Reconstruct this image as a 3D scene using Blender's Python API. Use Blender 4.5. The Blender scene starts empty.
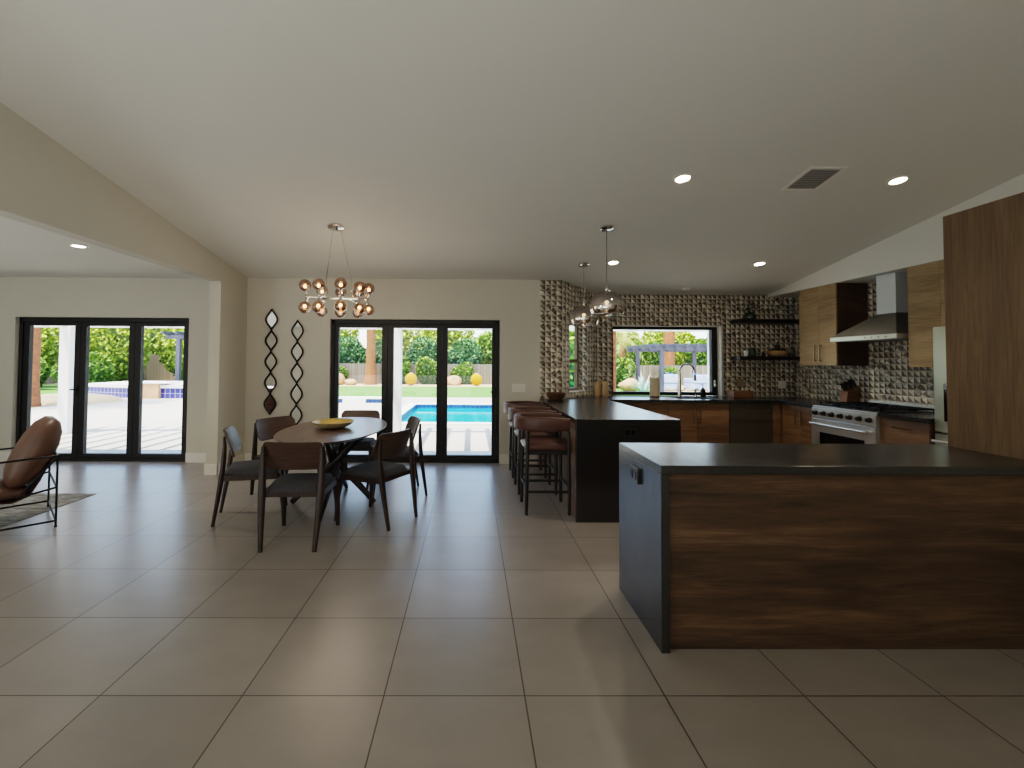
import bpy, bmesh, math, random
from mathutils import Vector, Matrix
PI = math.pi
random.seed(7)
scene = bpy.context.scene
COL = scene.collection
R = math.radians

# ------------------------------------------------------------------ mesh builder
class MB:
    def __init__(s):
        s.v, s.f, s.mi, s.cur = [], [], [], 0
        s.col = []
    def add(s, vs, fs, M=None):
        b = len(s.v)
        for p in vs:
            p = Vector(p)
            s.v.append(M @ p if M is not None else p)
        for f in fs:
            s.f.append([b + i for i in f]); s.mi.append(s.cur)
        return s
    def box(s, x0, x1, y0, y1, z0, z1, bev=0.0, M=None, seg=2):
        if bev <= 0:
            vs = [(x, y, z) for z in (z0, z1) for y in (y0, y1) for x in (x0, x1)]
            fs = [(0,2,3,1),(4,5,7,6),(0,1,5,4),(2,6,7,3),(0,4,6,2),(1,3,7,5)]
            return s.add(vs, fs, M)
        bm = bmesh.new(); bmesh.ops.create_cube(bm, size=1)
        for v in bm.verts:
            v.co = Vector(((x0+x1)/2 + v.co.x*(x1-x0), (y0+y1)/2 + v.co.y*(y1-y0), (z0+z1)/2 + v.co.z*(z1-z0)))
        bmesh.ops.bevel(bm, geom=list(bm.edges), offset=bev, segments=seg, affect='EDGES', profile=.5)
        return s.frombm(bm, M)
    def frombm(s, bm, M=None):
        bm.verts.index_update()
        s.add([v.co.copy() for v in bm.verts], [[v.index for v in f.verts] for f in bm.faces], M)
        bm.free(); return s
    def tube(s, pts, r, n=8, closed=False, caps=True, sx=1.0, M=None):
        pts = [Vector(p) for p in pts]
        N = len(pts); rs = r if isinstance(r, (list, tuple)) else [r]*N
        vs, fs = [], []
        up = Vector((0,0,1)); prev = None
        for i, p in enumerate(pts):
            if closed: t = pts[(i+1) % N] - pts[i-1]
            else: t = pts[min(i+1, N-1)] - pts[max(i-1, 0)]
            t.normalize()
            if prev is None:
                a = up if abs(t.z) < .9 else Vector((1,0,0))
                u = t.cross(a).normalized()
            else:
                u = (prev - t*prev.dot(t)).normalized()
            prev = u; w = t.cross(u)
            for k in range(n):
                q = 2*PI*k/n
                vs.append(p + u*math.cos(q)*rs[i]*sx + w*math.sin(q)*rs[i])
        for i in range(N if closed else N-1):
            j = (i+1) % N
            for k in range(n):
                l = (k+1) % n
                fs.append((i*n+k, i*n+l, j*n+l, j*n+k))
        if not closed and caps:
            fs.append(tuple(range(n-1, -1, -1))); fs.append(tuple((N-1)*n+k for k in range(n)))
        return s.add(vs, fs, M)
    def cyl(s, p0, p1, r0, r1=None, n=16):
        return s.tube([p0, p1], [r0, r0 if r1 is None else r1], n)
    def bar(s, p0, p1, w, h=None, up=(0,0,1)):
        """square section bar"""
        p0, p1 = Vector(p0), Vector(p1); h = h or w
        t = (p1-p0).normalized(); a = Vector(up)
        if abs(t.dot(a)) > .95: a = Vector((1,0,0))
        u = t.cross(a).normalized(); b = u.cross(t).normalized()
        vs = [p + u*i*w/2 + b*j*h/2 for p in (p0, p1) for (i, j) in ((-1,-1),(1,-1),(1,1),(-1,1))]
        return s.add(vs, [(0,1,2,3),(7,6,5,4),(0,4,5,1),(1,5,6,2),(2,6,7,3),(3,7,4,0)])
    def lathe(s, prof, n=24, c=(0,0,0), M=None, capb=False, capt=False):
        c = Vector(c); vs, fs = [], []
        for (r, z) in prof:
            for k in range(n):
                q = 2*PI*k/n; vs.append(c + Vector((r*math.cos(q), r*math.sin(q), z)))
        m = len(prof)
        for i in range(m-1):
            for k in range(n):
                l = (k+1) % n
                fs.append((i*n+k, i*n+l, (i+1)*n+l, (i+1)*n+k))
        if capb: fs.append(tuple(range(n-1, -1, -1)))
        if capt: fs.append(tuple((m-1)*n+k for k in range(n)))
        return s.add(vs, fs, M)
    def prism(s, poly, z0, z1, M=None):
        n = len(poly)
        vs = [(x, y, z0) for x, y in poly] + [(x, y, z1) for x, y in poly]
        fs = [tuple(range(n-1, -1, -1)), tuple(range(n, 2*n))] + [(i, (i+1) % n, n+(i+1) % n, n+i) for i in range(n)]
        return s.add(vs, fs, M)
    def sphere(s, c, r, n=16, m=10, sc=(1,1,1)):
        prof = [(max(1e-4, math.sin(PI*i/m))*r, -math.cos(PI*i/m)*r) for i in range(m+1)]
        M = Matrix.Translation(Vector(c)) @ Matrix.Diagonal((*sc, 1))
        return s.lathe(prof, n, M=M)
    def build(s, name, mat=None, parent=None, loc=(0,0,0), rot=(0,0,0), smooth=None, recalc=True):
        me = bpy.data.meshes.new(name)
        me.from_pydata([tuple(v) for v in s.v], [], s.f)
        mats = mat if isinstance(mat, (list, tuple)) else [mat]
        for m in mats:
            if m: me.materials.append(m)
        if len(mats) > 1:
            me.polygons.foreach_set('material_index', s.mi)
        if recalc:
            bm = bmesh.new(); bm.from_mesh(me)
            bmesh.ops.recalc_face_normals(bm, faces=bm.faces); bm.to_mesh(me); bm.free()
        if s.col:
            at = me.color_attributes.new('Col', 'FLOAT_COLOR', 'CORNER')
            k = 0
            for p in me.polygons:
                for li in p.loop_indices: at.data[li].color = s.col[p.index]
        if smooth is not None:
            me.shade_smooth()
            me.set_sharp_from_angle(angle=R(smooth))
        me.update()
        o = bpy.data.objects.new(name, me); COL.objects.link(o)
        o.location = loc; o.rotation_euler = rot
        if parent is not None: o.parent = parent
        return o

def thing(name, label, cat, loc=(0,0,0), rotz=0, group=None):
    o = bpy.data.objects.new(name, None); COL.objects.link(o)
    o.empty_display_size = .1
    o.location = loc; o.rotation_euler = (0,0,rotz)
    o['label'] = label; o['category'] = cat
    if group: o['group'] = group
    return o
def tag(o, label, cat, group=None):
    o['label'] = label; o['category'] = cat
    if group: o['group'] = group
    return o
def struct(o, label=None):
    o['kind'] = 'structure'
    if label: o['label'] = label
    return o
def dup(root, loc, rotz=None, label=None, group=None):
    def cp(o, par):
        c = o.copy(); COL.objects.link(c)
        if par is not None: c.parent = par
        for ch in list(o.children): cp(ch, c)
        return c
    r = cp(root, None); r.location = loc
    if rotz is not None: r.rotation_euler = (0,0,rotz)
    if label: r['label'] = label
    if group: r['group'] = group
    return r

# ------------------------------------------------------------------ materials
def lin(c):
    return tuple(((x/255)/12.92 if x/255 <= .04045 else ((x/255+.055)/1.055)**2.4) for x in c) + (1,)
class NT:
    def __init__(s, name):
        s.m = bpy.data.materials.new(name); s.m.use_nodes = True
        s.t = s.m.node_tree; s.b = s.t.nodes['Principled BSDF']; s.out = s.t.nodes['Material Output']
    def n(s, typ, **kw):
        d = s.t.nodes.new(typ)
        for k, v in kw.items():
            if k.startswith('i_'):
                key = k[2:]; key = int(key) if key.isdigit() else key.replace('_', ' ')
                d.inputs[key].default_value = v
            else: setattr(d, k, v)
        return d
    def l(s, a, b): s.t.links.new(a, b)
    def coords(s, scale=(1,1,1), loc=(0,0,0), rot=(0,0,0), rnd=False):
        tc = s.n('ShaderNodeTexCoord'); mp = s.n('ShaderNodeMapping')
        mp.inputs['Scale'].default_value = scale; mp.inputs['Location'].default_value = loc; mp.inputs['Rotation'].default_value = rot
        if rnd:
            oi = s.n('ShaderNodeObjectInfo'); mu = s.n('ShaderNodeVectorMath', operation='MULTIPLY_ADD')
            s.l(oi.outputs['Random'], mu.inputs[0]); mu.inputs[1].default_value = (13.7, 9.3, 5.1)
            s.l(tc.outputs['Object'], mu.inputs[2]); s.l(mu.outputs[0], mp.inputs['Vector'])
        else: s.l(tc.outputs['Object'], mp.inputs['Vector'])
        return mp.outputs['Vector']
    def noise(s, vec, scale, detail=4, rough=.55, dist=0.0):
        d = s.n('ShaderNodeTexNoise'); d.inputs['Scale'].default_value = scale; d.inputs['Detail'].default_value = detail
        d.inputs['Roughness'].default_value = rough; d.inputs['Distortion'].default_value = dist
        s.l(vec, d.inputs['Vector']); return d.outputs['Fac']
    def ramp(s, fac, stops):
        d = s.n('ShaderNodeValToRGB'); e = d.color_ramp.elements
        while len(e) < len(stops): e.new(.5)
        for i, (p, c) in enumerate(stops):
            e[i].position = p; e[i].color = c
        s.l(fac, d.inputs['Fac']); return d.outputs['Color']
    def bump(s, h, strength=.2, dist=.01):
        d = s.n('ShaderNodeBump'); d.inputs['Strength'].default_value = strength; d.inputs['Distance'].default_value = dist
        s.l(h, d.inputs['Height']); s.l(d.outputs['Normal'], s.b.inputs['Normal'])
    def set(s, **kw):
        for k, v in kw.items(): s.b.inputs[k.replace('_', ' ')].default_value = v
        return s
def simple(name, col, rough=.5, metal=0.0, noise=.06, nscale=8, bump=0, **kw):
    t = NT(name); t.set(Roughness=rough, Metallic=metal, **kw)
    v = t.coords()
    f = t.noise(v, nscale)
    c = lin(col); a = tuple(x*(1-noise) for x in c[:3]) + (1,); b = tuple(min(1, x*(1+noise)) for x in c[:3]) + (1,)
    t.l(t.ramp(f, [(.3, a), (.7, b)]), t.b.inputs['Base Color'])
    if bump: t.bump(t.noise(v, nscale*12), bump, .002)
    return t.m
def wood(name, cols, axis='x', scale=1.0, rough=.5, contrast=(.3,.5,.72), knots=True):
    t = NT(name); t.set(Roughness=rough)
    st = {'x': (1.1, 7, 13), 'y': (7, 1.1, 13), 'z': (13, 7, .9)}[axis]
    v = t.coords(tuple(x*scale for x in st), rnd=True)
    a = t.noise(v, 1.6, 6, .62, .9)
    v2 = t.coords(tuple(x*scale*.35 for x in st), loc=(3,1,2), rnd=True)
    b = t.noise(v2, 1.2, 3, .5, .5)
    mx = t.n('ShaderNodeMix'); mx.inputs[0].default_value = .45
    t.l(a, mx.inputs[2]); t.l(b, mx.inputs[3])
    c = t.ramp(mx.outputs[0], [(contrast[0], lin(cols[0])), (contrast[1], lin(cols[1])), (contrast[2], lin(cols[2]))])
    v3 = t.coords(tuple((x*scale*(4 if x > 2 else 1.5)) for x in st), loc=(1,5,2), rnd=True)
    f = t.noise(v3, 3, 3, .6)
    fr = t.ramp(f, [(.35, (.62,.62,.62,1)), (.6, (1,1,1,1))])
    m2 = t.n('ShaderNodeMix', data_type='RGBA', blend_type='MULTIPLY'); m2.inputs[0].default_value = .7
    t.l(c, m2.inputs[6]); t.l(fr, m2.inputs[7]); t.l(m2.outputs[2], t.b.inputs['Base Color'])
    t.bump(f, .12, .003)
    return t.m
def glassmat(name, tint=(1,1,1), refl=.06, rough=0.0):
    t = NT(name); t.t.nodes.remove(t.b)
    tr = t.n('ShaderNodeBsdfTransparent'); tr.inputs['Color'].default_value = (*tint, 1)
    gl = t.n('ShaderNodeBsdfGlossy'); gl.inputs['Roughness'].default_value = rough
    lw = t.n('ShaderNodeLayerWeight'); lw.inputs['Blend'].default_value = .5
    pw = t.n('ShaderNodeMath', operation='POWER'); pw.inputs[1].default_value = 5; t.l(lw.outputs['Facing'], pw.inputs[0])
    mu = t.n('ShaderNodeMath', operation='MULTIPLY_ADD'); mu.inputs[1].default_value = .7; mu.inputs[2].default_value = refl; t.l(pw.outputs[0], mu.inputs[0])
    mx = t.n('ShaderNodeMixShader'); t.l(mu.outputs[0], mx.inputs[0]); t.l(tr.outputs[0], mx.inputs[1]); t.l(gl.outputs[0], mx.inputs[2])
    t.l(mx.outputs[0], t.out.inputs['Surface']); return t.m
def emis(name, col, strength):
    t = NT(name); t.set(Emission_Color=lin(col), Emission_Strength=strength, Base_Color=lin(col)); return t.m

M = {}
M['wall'] = simple('painted_wall', (203,198,184), .9, noise=.015, nscale=3, bump=.05)
M['ceil'] = simple('painted_ceiling', (221,219,210), .95, noise=.012, nscale=2)
M['white'] = simple('white_trim', (228,224,214), .55, noise=.01)
M['oak'] = wood('oak_veneer', ((44,33,24),(86,65,47),(126,100,74)), 'x')
M['oak_lit'] = wood('oak_veneer_lit', ((120,99,70),(156,131,95),(178,154,117)), 'y', contrast=(.28,.5,.75))  # same oak as the island; window light put into this paler copy
M['oak_y'] = wood('oak_veneer_side', ((84,62,42),(126,96,66),(156,124,90)), 'y')
M['oak_v'] = wood('oak_veneer_upright', ((74,57,39),(102,81,56),(124,102,75)), 'z', contrast=(.3,.5,.75))
M['oak_base'] = wood('oak_veneer_base', ((84,60,41),(122,92,64),(152,120,86)), 'x')
M['oak_dark'] = wood('oak_veneer_shade', ((52,34,22),(74,50,32),(96,66,42)), 'y')
M['walnut'] = wood('walnut', ((54,39,32),(80,59,48),(106,80,66)), 'x', scale=1.6, rough=.38)
M['walnut_d'] = wood('walnut_dark', ((34,22,17),(50,33,25),(66,44,33)), 'z', scale=1.5, rough=.4)
M['walnut_top'] = wood('walnut_top', ((74,52,41),(102,76,62),(128,99,82)), 'y', scale=1.3, rough=.28)
M['blackwood'] = wood('black_stained_wood', ((20,17,16),(28,24,22),(38,32,29)), 'z', rough=.4)
M['seat'] = simple('charcoal_fabric', (66,66,70), .9, noise=.15, nscale=60, bump=.3)
M['tanleather'] = simple('tan_leather', (96,68,54), .45, noise=.16, nscale=9, bump=.12)
M['brownleather'] = simple('brown_leather', (84,56,46), .42, noise=.1, nscale=10, bump=.1)
M['piping'] = simple('pale_piping', (190,178,165), .6)
M['blackmetal'] = simple('black_metal', (24,22,22), .4, .6)
M['frame'] = simple('door_frame_black', (20,18,18), .5, .1)
M['chrome'] = simple('chrome', (215,212,208), .08, 1.0, noise=.01)
M['steel'] = simple('brushed_steel', (206,206,202), .3, .75, noise=.03, nscale=3)
M['steel_sheen'] = simple('hood_steel_sheen', (222,230,232), .3, .35, noise=.01)  # window reflection on the chimney put into the pale, mostly non-metal colour
M['steel_d'] = simple('dark_steel', (120,118,112), .42, .6, noise=.05)
M['steel_fridge'] = simple('fridge_steel', (196,200,184), .3, .85, noise=.02)
M['dwsteel'] = simple('dark_appliance_steel', (92,84,72), .4, .5, noise=.05)
M['nickel'] = simple('satin_nickel', (150,128,104), .35, 1.0)
M['bronze'] = simple('dark_bronze', (54,46,42), .3, .8)
M['blackplastic'] = simple('black_plastic', (14,14,15), .35)
M['blackglass'] = simple('black_glass', (9,9,10), .08)
M['darkshelf'] = wood('dark_shelf_wood', ((22,16,12),(32,23,17),(46,33,24)), 'x', rough=.45)
M['mirror'] = simple('mirror', (235,235,235), .02, 1.0, noise=0.001)
M['paper'] = simple('paper_towel_white', (214,196,164), .95, noise=.04)
M['ceramic'] = simple('pale_ceramic', (190,160,122), .5, noise=.08)
M['woodbowl'] = simple('pale_wood', (196,160,110), .5, noise=.15, nscale=20)
M['bowl_gold'] = simple('golden_bowl', (196,166,88), .35, .35, noise=.08)
M['bowl_rim'] = simple('pale_bowl_outside', (214,196,150), .45, .1)
M['walnutbox'] = wood('board_wood', ((84,56,38),(120,84,58),(150,112,80)), 'x')
M['wicker'] = simple('brown_wicker', (96,62,36), .7, noise=.4, nscale=70, bump=.6)
M['plate'] = simple('wall_plate', (226,222,212), .5, noise=.01)
M['greige'] = simple('taupe_plate', (140,124,104), .5, noise=.02)
M['greenglass'] = glassmat('green_glass', (.35,.5,.38), .1)
M['clearglass'] = glassmat('clear_glass', (.9,.93,.9), .1)
M['glass'] = glassmat('window_glass', (.97,.98,.97), .02)
M['copperglass'] = glassmat('smoked_copper_glass', (.62,.44,.34), .16)
M['bulb'] = emis('warm_bulb', (255,206,150), 7)
M['lens'] = emis('downlight_lens', (255,238,214), 16)
M['plum'] = simple('dark_fruit', (42,24,22), .4)
M['leafdark'] = simple('leaf_dark', (48,66,44), .6, noise=.3)

# stone counter
t = NT('black_granite'); t.set(Roughness=.3, Specular_IOR_Level=.5, IOR=1.85)
v = t.coords(); f = t.noise(v, 45, 5, .6)
t.l(t.ramp(f, [(.35, lin((17,17,18))), (.7, lin((33,32,32)))]), t.b.inputs['Base Color'])
v2 = t.coords((3,3,.6)); g = t.noise(v2, 6, 4)
t.l(t.ramp(g, [(.3, (.20,.20,.20,1)), (.7, (.27,.27,.27,1))]), t.b.inputs['Roughness'])
t.bump(t.noise(v, 90, 3), .08, .002); M['granite'] = t.m
# floor tile: 0.6 m squares
t = NT('porcelain_floor_tile'); t.set(Roughness=.35, IOR=1.65)
v = t.coords(loc=(.3617, -2.0244+.6, 0))
br = t.n('ShaderNodeTexBrick', offset=0.0, offset_frequency=1, squash=1.0)
br.inputs['Scale'].default_value = 1; br.inputs['Brick Width'].default_value = .6; br.inputs['Row Height'].default_value = .6
br.inputs['Mortar Size'].default_value = .0032; br.inputs['Mortar Smooth'].default_value = .1; br.inputs['Bias'].default_value = 0
br.inputs['Color1'].default_value = lin((146,138,130)); br.inputs['Color2'].default_value = lin((155,147,139)); br.inputs['Mortar'].default_value = lin((62,54,46))
t.l(v, br.inputs['Vector'])
v2 = t.coords((1, 1.7, 1)); n1 = t.noise(v2, 3.2, 4, .5)
mr_ = t.n('ShaderNodeMapRange', clamp=False); t.l(n1, mr_.inputs['Value']); mr_.inputs['From Min'].default_value = .2; mr_.inputs['From Max'].default_value = .8; mr_.inputs['To Min'].default_value = .90; mr_.inputs['To Max'].default_value = 1.07; mr = mr_.outputs[0]
mx = t.n('ShaderNodeMix', data_type='RGBA', blend_type='MULTIPLY'); mx.inputs[0].default_value = 1
t.l(br.outputs['Color'], mx.inputs[6]); t.l(mr, mx.inputs[7]); t.l(mx.outputs[2], t.b.inputs['Base Color'])
t.set(Roughness=.29)
iv = t.n('ShaderNodeMath', operation='SUBTRACT'); iv.inputs[0].default_value = 1; t.l(br.outputs['Fac'], iv.inputs[1])
t.bump(iv.outputs[0], .3, .002); M['floor'] = t.m
# faceted wall tile
t = NT('faceted_wall_tile'); t.set(Roughness=.32)
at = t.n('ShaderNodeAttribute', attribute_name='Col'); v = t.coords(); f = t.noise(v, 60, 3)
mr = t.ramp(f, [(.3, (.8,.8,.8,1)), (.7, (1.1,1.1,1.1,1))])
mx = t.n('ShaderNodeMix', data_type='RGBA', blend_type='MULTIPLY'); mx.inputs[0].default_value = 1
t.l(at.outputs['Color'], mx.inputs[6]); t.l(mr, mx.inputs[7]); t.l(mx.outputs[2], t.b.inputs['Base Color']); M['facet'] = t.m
# mirror-dipped smoked pendant glass: clear grey at the crown, chrome at the rim
t = NT('dipped_smoke_glass'); t.t.nodes.remove(t.b)
tc = t.n('ShaderNodeTexCoord'); sx = t.n('ShaderNodeSeparateXYZ'); t.l(tc.outputs['Object'], sx.inputs[0])
mr = t.n('ShaderNodeMapRange'); mr.inputs['From Min'].default_value = -.02; mr.inputs['From Max'].default_value = .09
mr.inputs['To Min'].default_value = .92; mr.inputs['To Max'].default_value = .5; t.l(sx.outputs['Z'], mr.inputs['Value'])
tr = t.n('ShaderNodeBsdfTransparent'); tr.inputs['Color'].default_value = (.46,.45,.44,1)
gl = t.n('ShaderNodeBsdfGlossy'); gl.inputs['Roughness'].default_value = .03; gl.inputs['Color'].default_value = (.74,.68,.64,1)
mx = t.n('ShaderNodeMixShader'); t.l(mr.outputs[0], mx.inputs[0]); t.l(tr.outputs[0], mx.inputs[1]); t.l(gl.outputs[0], mx.inputs[2])
t.l(mx.outputs[0], t.out.inputs['Surface']); M['dipped'] = t.m
# rug
t = NT('grey_woven_rug'); t.set(Roughness=.95)
v = t.coords((1,3,1)); f = t.noise(v, 5, 6, .7)
t.l(t.ramp(f, [(.35, lin((96,94,88))), (.5, lin((140,138,130))), (.65, lin((186,184,176)))]), t.b.inputs['Base Color']); M['rug'] = t.m
M['rugedge'] = simple('rug_border', (84,80,72), .95, noise=.1)
# outdoors
M['patio'] = simple('patio_concrete', (186,178,164), .85, noise=.05, nscale=1.5)
M['sand'] = simple('desert_soil', (196,170,132), .95, noise=.08, nscale=2)
M['lawn'] = simple('lawn_grass', (86,128,46), .95, noise=.14, nscale=4)
M['coping'] = simple('pale_coping', (226,222,214), .8, noise=.02)
M['stucco'] = simple('white_stucco', (236,234,230), .9, noise=.02)
M['boulder'] = simple('sandstone', (190,146,110), .95, noise=.18, nscale=3, bump=.5)
M['cactus'] = simple('golden_spines', (196,138,24), .8, noise=.3, nscale=25)
M['greywood'] = simple('grey_stained_wood', (66,68,82), .7, noise=.1)
M['cushion_w'] = simple('white_blue_cushion', (176,190,216), .9, noise=.05)
M['cushion_b'] = simple('blue_stripe_cushion', (76,112,170), .9, noise=.2, nscale=5)
t = NT('palm_bark'); t.set(Roughness=.95); v = t.coords((2,2,9)); f = t.noise(v, 2.2, 5, .6)
t.l(t.ramp(f, [(.3, lin((112,64,38))), (.7, lin((166,106,68)))]), t.b.inputs['Base Color']); t.bump(f, .5, .03); M['bark'] = t.m
t = NT('pool_water'); t.set(Roughness=.06)
v = t.coords((1,2.2,1)); f = t.noise(v, 1.6, 4, .6, 1.2)
t.l(t.ramp(f, [(.3, lin((0,128,156))), (.7, lin((36,178,196)))]), t.b.inputs['Base Color']); t.bump(f, .15, .02); M['water'] = t.m
def tilemat(name, c1, c2, mortar, w, rot=(R(90),0,0), row=None):
    t = NT(name); t.set(Roughness=.3); v = t.coords(rot=rot)
    b = t.n('ShaderNodeTexBrick', offset=0.0); b.inputs['Scale'].default_value = 1; b.inputs['Brick Width'].default_value = w; b.inputs['Row Height'].default_value = row or w
    b.inputs['Mortar Size'].default_value = w*.05; b.inputs['Color1'].default_value = lin(c1); b.inputs['Color2'].default_value = lin(c2); b.inputs['Mortar'].default_value = lin(mortar)
    t.l(v, b.inputs['Vector']); t.l(b.outputs['Color'], t.b.inputs['Base Color']); return t.m
M['bluetile'] = tilemat('blue_glazed_tile', (40,42,120), (62,64,146), (176,178,206), .19)
M['waterline'] = tilemat('waterline_tile', (12,52,110), (24,70,130), (70,116,160), .15)
M['fence'] = tilemat('fence_boards', (104,96,82), (126,117,102), (66,60,52), .2, row=4.0)
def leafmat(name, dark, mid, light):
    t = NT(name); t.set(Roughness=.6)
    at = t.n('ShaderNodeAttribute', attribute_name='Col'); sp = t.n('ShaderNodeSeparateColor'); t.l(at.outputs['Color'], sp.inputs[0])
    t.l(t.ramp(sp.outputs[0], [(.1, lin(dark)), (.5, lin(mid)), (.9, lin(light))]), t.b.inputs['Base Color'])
    return t.m
M['leaf_yellow'] = leafmat('leaf_yellow_green', (60,84,14), (132,156,34), (196,204,80))
M['leaf_green'] = leafmat('leaf_mid_green', (28,58,14), (70,108,26), (136,164,54))
M['leaf_blue'] = leafmat('leaf_blue_green', (16,48,32), (40,86,50), (96,138,72))
M['frond'] = leafmat('palm_frond_green', (70,92,30), (150,156,74), (206,200,130))
M['agave'] = leafmat('agave_leaf', (140,160,150), (180,198,192), (214,226,222))

# ------------------------------------------------------------------ camera
def inv(v, th=.0290, yaw=.0080):
    x, y, z = v
    c, s = math.cos(th), math.sin(th); y, z = c*y - s*z, s*y + c*z
    c, s = math.cos(yaw), math.sin(yaw); x, y = c*x + s*y, -s*x + c*y
    return Vector((x, y, z))
F_, CX, CY, ROLL = 465.16, 474.80, 348.43, .0062
r_, f_, u_ = inv((1,0,0)), inv((0,1,0)), inv((0,0,1))
c, s = math.cos(ROLL), math.sin(ROLL)
ax, up_ = c*r_ + s*u_, -s*r_ + c*u_
CAM_H = 1.4222
cam = bpy.data.cameras.new('camera'); co = bpy.data.objects.new('camera', cam); COL.objects.link(co)
cam.sensor_width = 36; cam.sensor_fit = 'HORIZONTAL'; cam.lens = F_/1024*36
cam.shift_x = (512-CX)/1024; cam.shift_y = (CY-384)/1024
cam.clip_start = .05; cam.clip_end = 300
mw = Matrix.Identity(4)
for i in range(3): mw[i][0] = ax[i]; mw[i][1] = up_[i]; mw[i][2] = -f_[i]
mw[2][3] = CAM_H
co.matrix_world = mw; scene.camera = co

# ------------------------------------------------------------------ room shell
YW, YK, XR = 6.54, 7.17, 5.02        # rear wall, kitchen rear wall, kitchen side wall
XD = -3.15                           # divider face
ZC = lambda y: 3.624 - .1585*y       # sloped ceiling height
FRONT = -3.0
b = MB().box(-8.2, 5.2, FRONT-.2, 7.45, -.15, 0)
struct(b.build('floor', M['floor']))

def wall_with_holes(name, x0, x1, z1, holes, y0, y1):
    """wall in the XZ plane from y0 to y1 with rectangular holes (x0,x1,z0,z1)"""
    m = MB(); xs = sorted({x0, x1, *[h[0] for h in holes], *[h[1] for h in holes]})
    for a, c in zip(xs, xs[1:]):
        hs = [h for h in holes if h[0] <= a+1e-6 and h[1] >= c-1e-6]
        if not hs: m.box(a, c, y0, y1, 0, z1)
        else:
            h = hs[0]
            if h[2] > 0: m.box(a, c, y0, y1, 0, h[2])
            m.box(a, c, y0, y1, h[3], z1)
    return struct(m.build(name, M['wall']))
D1 = (-6.375, -3.955, 0, 2.015)      # living door opening
D2 = (-1.985, .405, 0, 2.015)        # dining door opening
wall_with_holes('wall_rear', -8.2, 1.285, 2.75, [D1, D2], YW, YW+.22)
KW = (2.185, 3.875, .870, 1.995)     # kitchen window opening
wall_with_holes('wall_kitchen_rear', 1.95, 5.2, 2.75, [KW], YK, YK+.24)
# diagonal wall with narrow window
P0, P1 = Vector((1.285, YW, 0)), Vector((1.95, YK, 0))
dd = (P1-P0).normalized(); LD = (P1-P0).length; ang = math.atan2(dd.y, dd.x)
MD = Matrix.Translation(P0) @ Matrix.Rotation(ang, 4, 'Z')   # local x along the wall, y outward
t0, t1, dz0, dz1 = .17, .63, 1.0, 2.02
m = MB()
m.box(0, t0, 0, .22, 0, 2.75, M=MD); m.box(t1, LD, 0, .22, 0, 2.75, M=MD)
m.box(t0, t1, 0, .22, 0, dz0, M=MD); m.box(t0, t1, 0, .22, dz1, 2.75, M=MD)
struct(m.build('wall_diagonal', M['wall']))
m = MB().box(XR, XR+.22, FRONT-.2, YK, 0, 4.3); struct(m.build('wall_right', M['wall']))
m = MB().box(-8.2, -8.0, FRONT-.2, YW, 0, 4.3); struct(m.build('wall_left', M['wall']))
m = MB().box(-8.2, 5.2, FRONT-.2, FRONT, 0, 4.3); struct(m.build('wall_front', M['wall']))
# divider: stub wall and header beam in one
m = MB()
m.add([(x, y, z) for x in (XD-.14, XD) for (y, z) in ((5.85, 0), (YW, 0), (YW, ZC(YW)+.05), (5.85, ZC(5.85)+.05))], [(0,1,2,3),(7,6,5,4),(0,4,5,1),(1,5,6,2),(2,6,7,3),(3,7,4,0)])
for y0, y1 in ((FRONT, 5.85),):
    vs = [(x, y, z) for x in (XD-.14, XD) for (y, z) in ((y0, 2.42), (y1, 2.42), (y1, ZC(y1)+.05), (y0, ZC(y0)+.05))]
    m.add(vs, [(0,1,2,3),(7,6,5,4),(0,4,5,1),(1,5,6,2),(2,6,7,3),(3,7,4,0)])
struct(m.build('wall_divider', M['wall']))
# ceilings
m = MB()
for xa, xb, ye in ((XD-.139, 1.27, 6.77), (1.27, 5.2, 7.42)):
    vs = [(x, y, z) for x in (xa, xb) for (y, z) in ((FRONT-.2, ZC(FRONT-.2)), (ye, ZC(ye)), (ye, ZC(ye)+.15), (FRONT-.2, ZC(FRONT-.2)+.15))]
    m.add(vs, [(0,1,2,3),(7,6,5,4),(0,4,5,1),(1,5,6,2),(2,6,7,3),(3,7,4,0)])
struct(m.build('ceiling', M['ceil']))
m = MB().box(-8.2, XD-.14, FRONT-.2, YW+.2, 2.57, 2.7); struct(m.build('ceiling_living', M['ceil']))
# soffit over the upper cabinets
m = MB(); vs = [(x, y, z) for x in (4.60, XR) for (y, z) in ((FRONT, 2.452), (YK, 2.452), (YK, ZC(YK)), (FRONT, ZC(FRONT)))]
m.add(vs, [(0,1,2,3),(7,6,5,4),(0,4,5,1),(1,5,6,2),(2,6,7,3),(3,7,4,0)]); struct(m.build('ceiling_soffit', M['ceil']))
# eaves outside
m = MB().box(-8.6, 1.2, YW+.221, 7.12, 2.45, 2.7); m.box(1.2, 5.8, YK+.255, 7.9, 2.47, 2.72); struct(m.build('roof_eave', M['stucco']))

# baseboards
def bb(name, *boxes):
    m = MB()
    for q in boxes: m.box(*q, bev=.004)
    struct(m.build(name, M['white']))
H = .135
bb('baseboard_rear', (-8, D1[0], YW-.014, YW-.0005, 0, H), (D1[1], XD-.1405, YW-.014, YW-.0005, 0, H), (XD+.0145, D2[0], YW-.014, YW-.0005, 0, H), (D2[1], .93, YW-.014, YW-.0005, 0, H))
bb('baseboard_divider', (XD+.0005, XD+.014, 5.836, YW-.0145, 0, H), (XD-.154, XD+.014, 5.836, 5.8495, 0, H), (XD-.154, XD-.1405, 5.85, YW-.0145, 0, H))

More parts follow.
